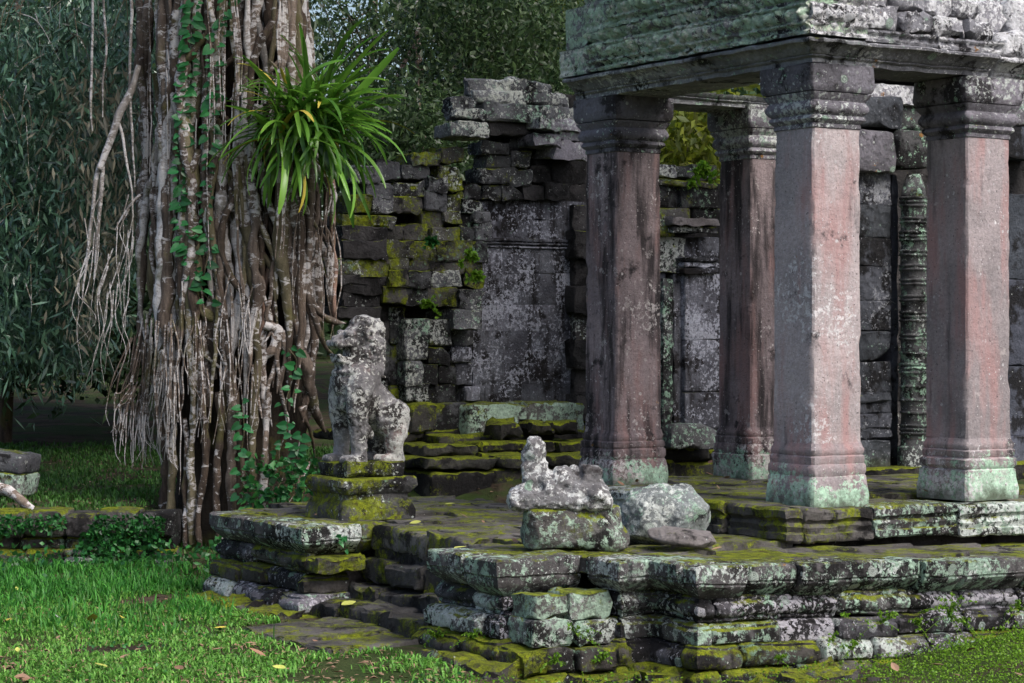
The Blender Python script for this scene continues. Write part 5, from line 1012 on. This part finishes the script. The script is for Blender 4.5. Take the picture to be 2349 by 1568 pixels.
for i, (a, b, z, n, h_) in enumerate([(.36, -.33, .2, 60, .2), (.15, -.4, .05, 90, .12), (-.02, .3, .12, 120, .16), (-.05, .7, .1, 110, .14), (.5, -.42, .05, 90, .1)]):
    wallfern(a, z, n, h_, ['fern sprig in the crack between the two mint lichened blocks', 'fern tuft on the mossy footing below the lichened blocks', 'fern patch on the flank wall right of the stairs', 'small ferns on the flank wall near the lowest step', 'fern patch under the right hand lichened block'][i], b=b)
wallfern(.33, .55, 14, .05, 'little green seedling on the face of the slab below the lion', LF-.0, 'vine', .05, .05)
# small ferns on the ruin
for i, (x, y) in enumerate(((1075, 590), (1090, 640), (985, 700), (1000, 560), (880, 520))):
    frond_plant('small_fern', at(x, y, 24.3), 70, .16, .12, 'fern' if i < 3 else 'cover', .06, ['fern tuft on the mossy block beside the stained panel', 'hanging herbs on the moss just left of the stained panel', 'fern tuft lower on the broken wall face of the gallery', 'small weeds in the broken wall joints of the gallery', 'dark weeds on the ledge of the ruined gallery behind the epiphyte'][i], 'fern', 'small ferns on the ruined gallery')
frond_plant('wall_top_plant', at(1612, 398, 24.0), 170, .2, .15, 'fern', .07, 'green plants on top of the broken side doorway', 'plant', None)
# fallen leaves one can pick out
fallen = leaf_mesh('fallen_leaf', [(.10, .08), (.24, .3), (.26, .5), (.16, .78)], M['yellow'], .25, -.15)
fm = {}
for c in ('yellow', 'lime', 'brown', 'tan', 'grey'): me = fallen.copy(); me.materials.clear(); me.materials.append(M[c]); fm[c] = me
def fleaf(px, py, z, L_, c, label, group):
    Y = (CAMZ-z)*F/(py-HY); p = at(px, py, Y); o = bpy.data.objects.new('fallen_leaf', fm[c]); COL.objects.link(o)
    o.matrix_basis = Matrix.Translation(Vector((p[0], p[1], z+.012))) @ Matrix.Rotation(rng.uniform(0, 6.28), 4, 'Z') @ Matrix.Rotation(rng.normal()*.25, 4, 'X') @ Matrix.Rotation(rng.normal()*.3, 4, 'Y') @ Matrix.Diagonal((L_*rng.uniform(.8, 1.1), L_, L_, 1)); props(o, label, 'leaf', group)
for (px, py, L_, c) in ((12, 1425, .13, 'yellow'), (35, 1350, .13, 'lime'), (212, 1432, .15, 'yellow'), (270, 1410, .13, 'lime'), (280, 1418, .10, 'yellow'), (245, 1535, .13, 'lime'), (50, 1560, .13, 'lime'), (590, 1550, .13, 'lime'), (520, 1443, .09, 'yellow'), (655, 1538, .1, 'lime'), (40, 1500, .07, 'lime'), (160, 1330, .09, 'yellow')):
    fleaf(px, py, .035, L_, c, {12: 'yellow leaf cut by the left edge of the lawn, level with the middle leaf pair', 35: 'pale yellow leaf at the upper left of the lawn', 212: 'curled yellow leaf left of the pair in the middle of the lawn', 270: 'lime leaf of the pair in the middle of the lawn', 280: 'deep yellow leaf of the pair in the middle of the lawn', 245: 'lime leaf at the bottom middle of the lawn', 50: 'lime leaf in the bottom left corner of the lawn', 590: 'large lime leaf at the bottom right of the lawn', 520: 'small yellow leaf on the lawn near the foot of the lion flank', 655: 'lime leaf on bare soil below the lowest step', 40: 'small lime leaf on the lawn above the bottom left corner', 160: 'small yellow leaf in the taller grass'}[px], 'yellow leaves on the lawn')
for (px, py, L_) in ((427, 1395, .13), (485, 1495, .1), (610, 1510, .12), (70, 1560, .1), (340, 1535, .1), (420, 1540, .1), (275, 1515, .08), (720, 1475, .08), (590, 1480, .08), (660, 1520, .1), (720, 1540, .1), (330, 1440, .08), (545, 1420, .07), (760, 1545, .1), (420, 1430, .07), (130, 1470, .06)):
    fleaf(px, py, .03, L_, rng.choice(['brown', 'tan']), 'dry brown fallen leaf lying on the lawn', 'brown leaves on the lawn')
for (px, py) in ((140, 1425), (490, 1395)): fleaf(px, py, .035, .08, 'grey', 'pale grey curled leaf at the left of the lawn' if px == 140 else 'pale grey curled leaf in the taller grass by the terrace', 'grey leaves on the lawn')
fleaf(783, 1392, .135, .14, 'lime', 'long yellow leaf lying on the stone stair', 'leaf on the stairs')
for (px, py, z, L_) in ((605, 1176, .66, .1), (1042, 1262, .66, .12), (966, 1200, .66, .09), (1020, 1160, .66, .09), (1590, 1244, .66, .08)): fleaf(px, py, z, L_, 'lime', {605: 'yellow leaf on the slab left of the lion pedestal', 1042: 'yellow leaf on the rounded slab right of the stairs', 966: 'yellow leaf on the paving at the right foot of the lion pedestal', 1020: 'yellow leaf on the mossy paving behind the lion pedestal', 1590: 'yellow leaf in front of the flat stone'}[px], 'yellow leaves on the terrace')
for k in range(46):
    a, b = rng.uniform(.3, 5.2), rng.uniform(-.8, 4.2)
    if a < .8 and .9 < b < 2.9: continue
    z = ZU if (a > 2.45 and b > .1) else ZT; p = W(a, b); py = HY+(CAMZ-z-.01)/p[1]*F; px = CX+p[0]/p[1]*F
    if px > 2330 or any(abs(a-x) < .32 and abs(b-y) < .32 for x, y in ((A3, B3), (A3+1.474, B3), (LA, LB))): continue
    fleaf(px, py, z+.004-(.035*max(0, a-.9) if b < .1 else 0)+.004, rng.uniform(.04, .09), rng.choice(['brown', 'tan', 'tan']), 'small dry brown leaf on the terrace paving', 'brown leaves on the terrace')
for (px, py, L_) in ((2235, 1490, .1), (2165, 1530, .13), (2270, 1545, .1), (2330, 1548, .1), (2060, 1545, .09), (2200, 1555, .09)): fleaf(px, py, .1, L_, 'tan', 'tan fallen leaf among the herbs at the bottom right', 'leaves at the wall foot')
bag = Bag(); me_v = np.array([(0, 0, 0), (.22, .45, .08), (0, 1, .05), (-.22, .45, .08)]); k = 4200
X = rng.uniform(-6, .2, k); Y = 12.8+15*rng.random(k)**1.5; ok = clear(X, Y); X, Y = X[ok], Y[ok]; Zz = hgt(X, Y)+.012; az = rng.uniform(0, 6.28, len(X)); s_ = rng.uniform(.02, .075, len(X))
vv = np.stack([np.stack([X+s_*(p[0]*np.cos(az)-p[1]*np.sin(az)), Y+s_*(p[0]*np.sin(az)+p[1]*np.cos(az)), Zz+s_*p[2]*rng.uniform(.2, 3, len(X))], 1) for p in me_v], 1).reshape(-1, 3)
props(mk('leaf_litter', vv, np.arange(len(X)*4).reshape(-1, 4), M['tan'], smooth=False, origin=(0, 0, 0)), 'small dry leaf litter scattered over the ground', 'leaf litter', kind='stuff')
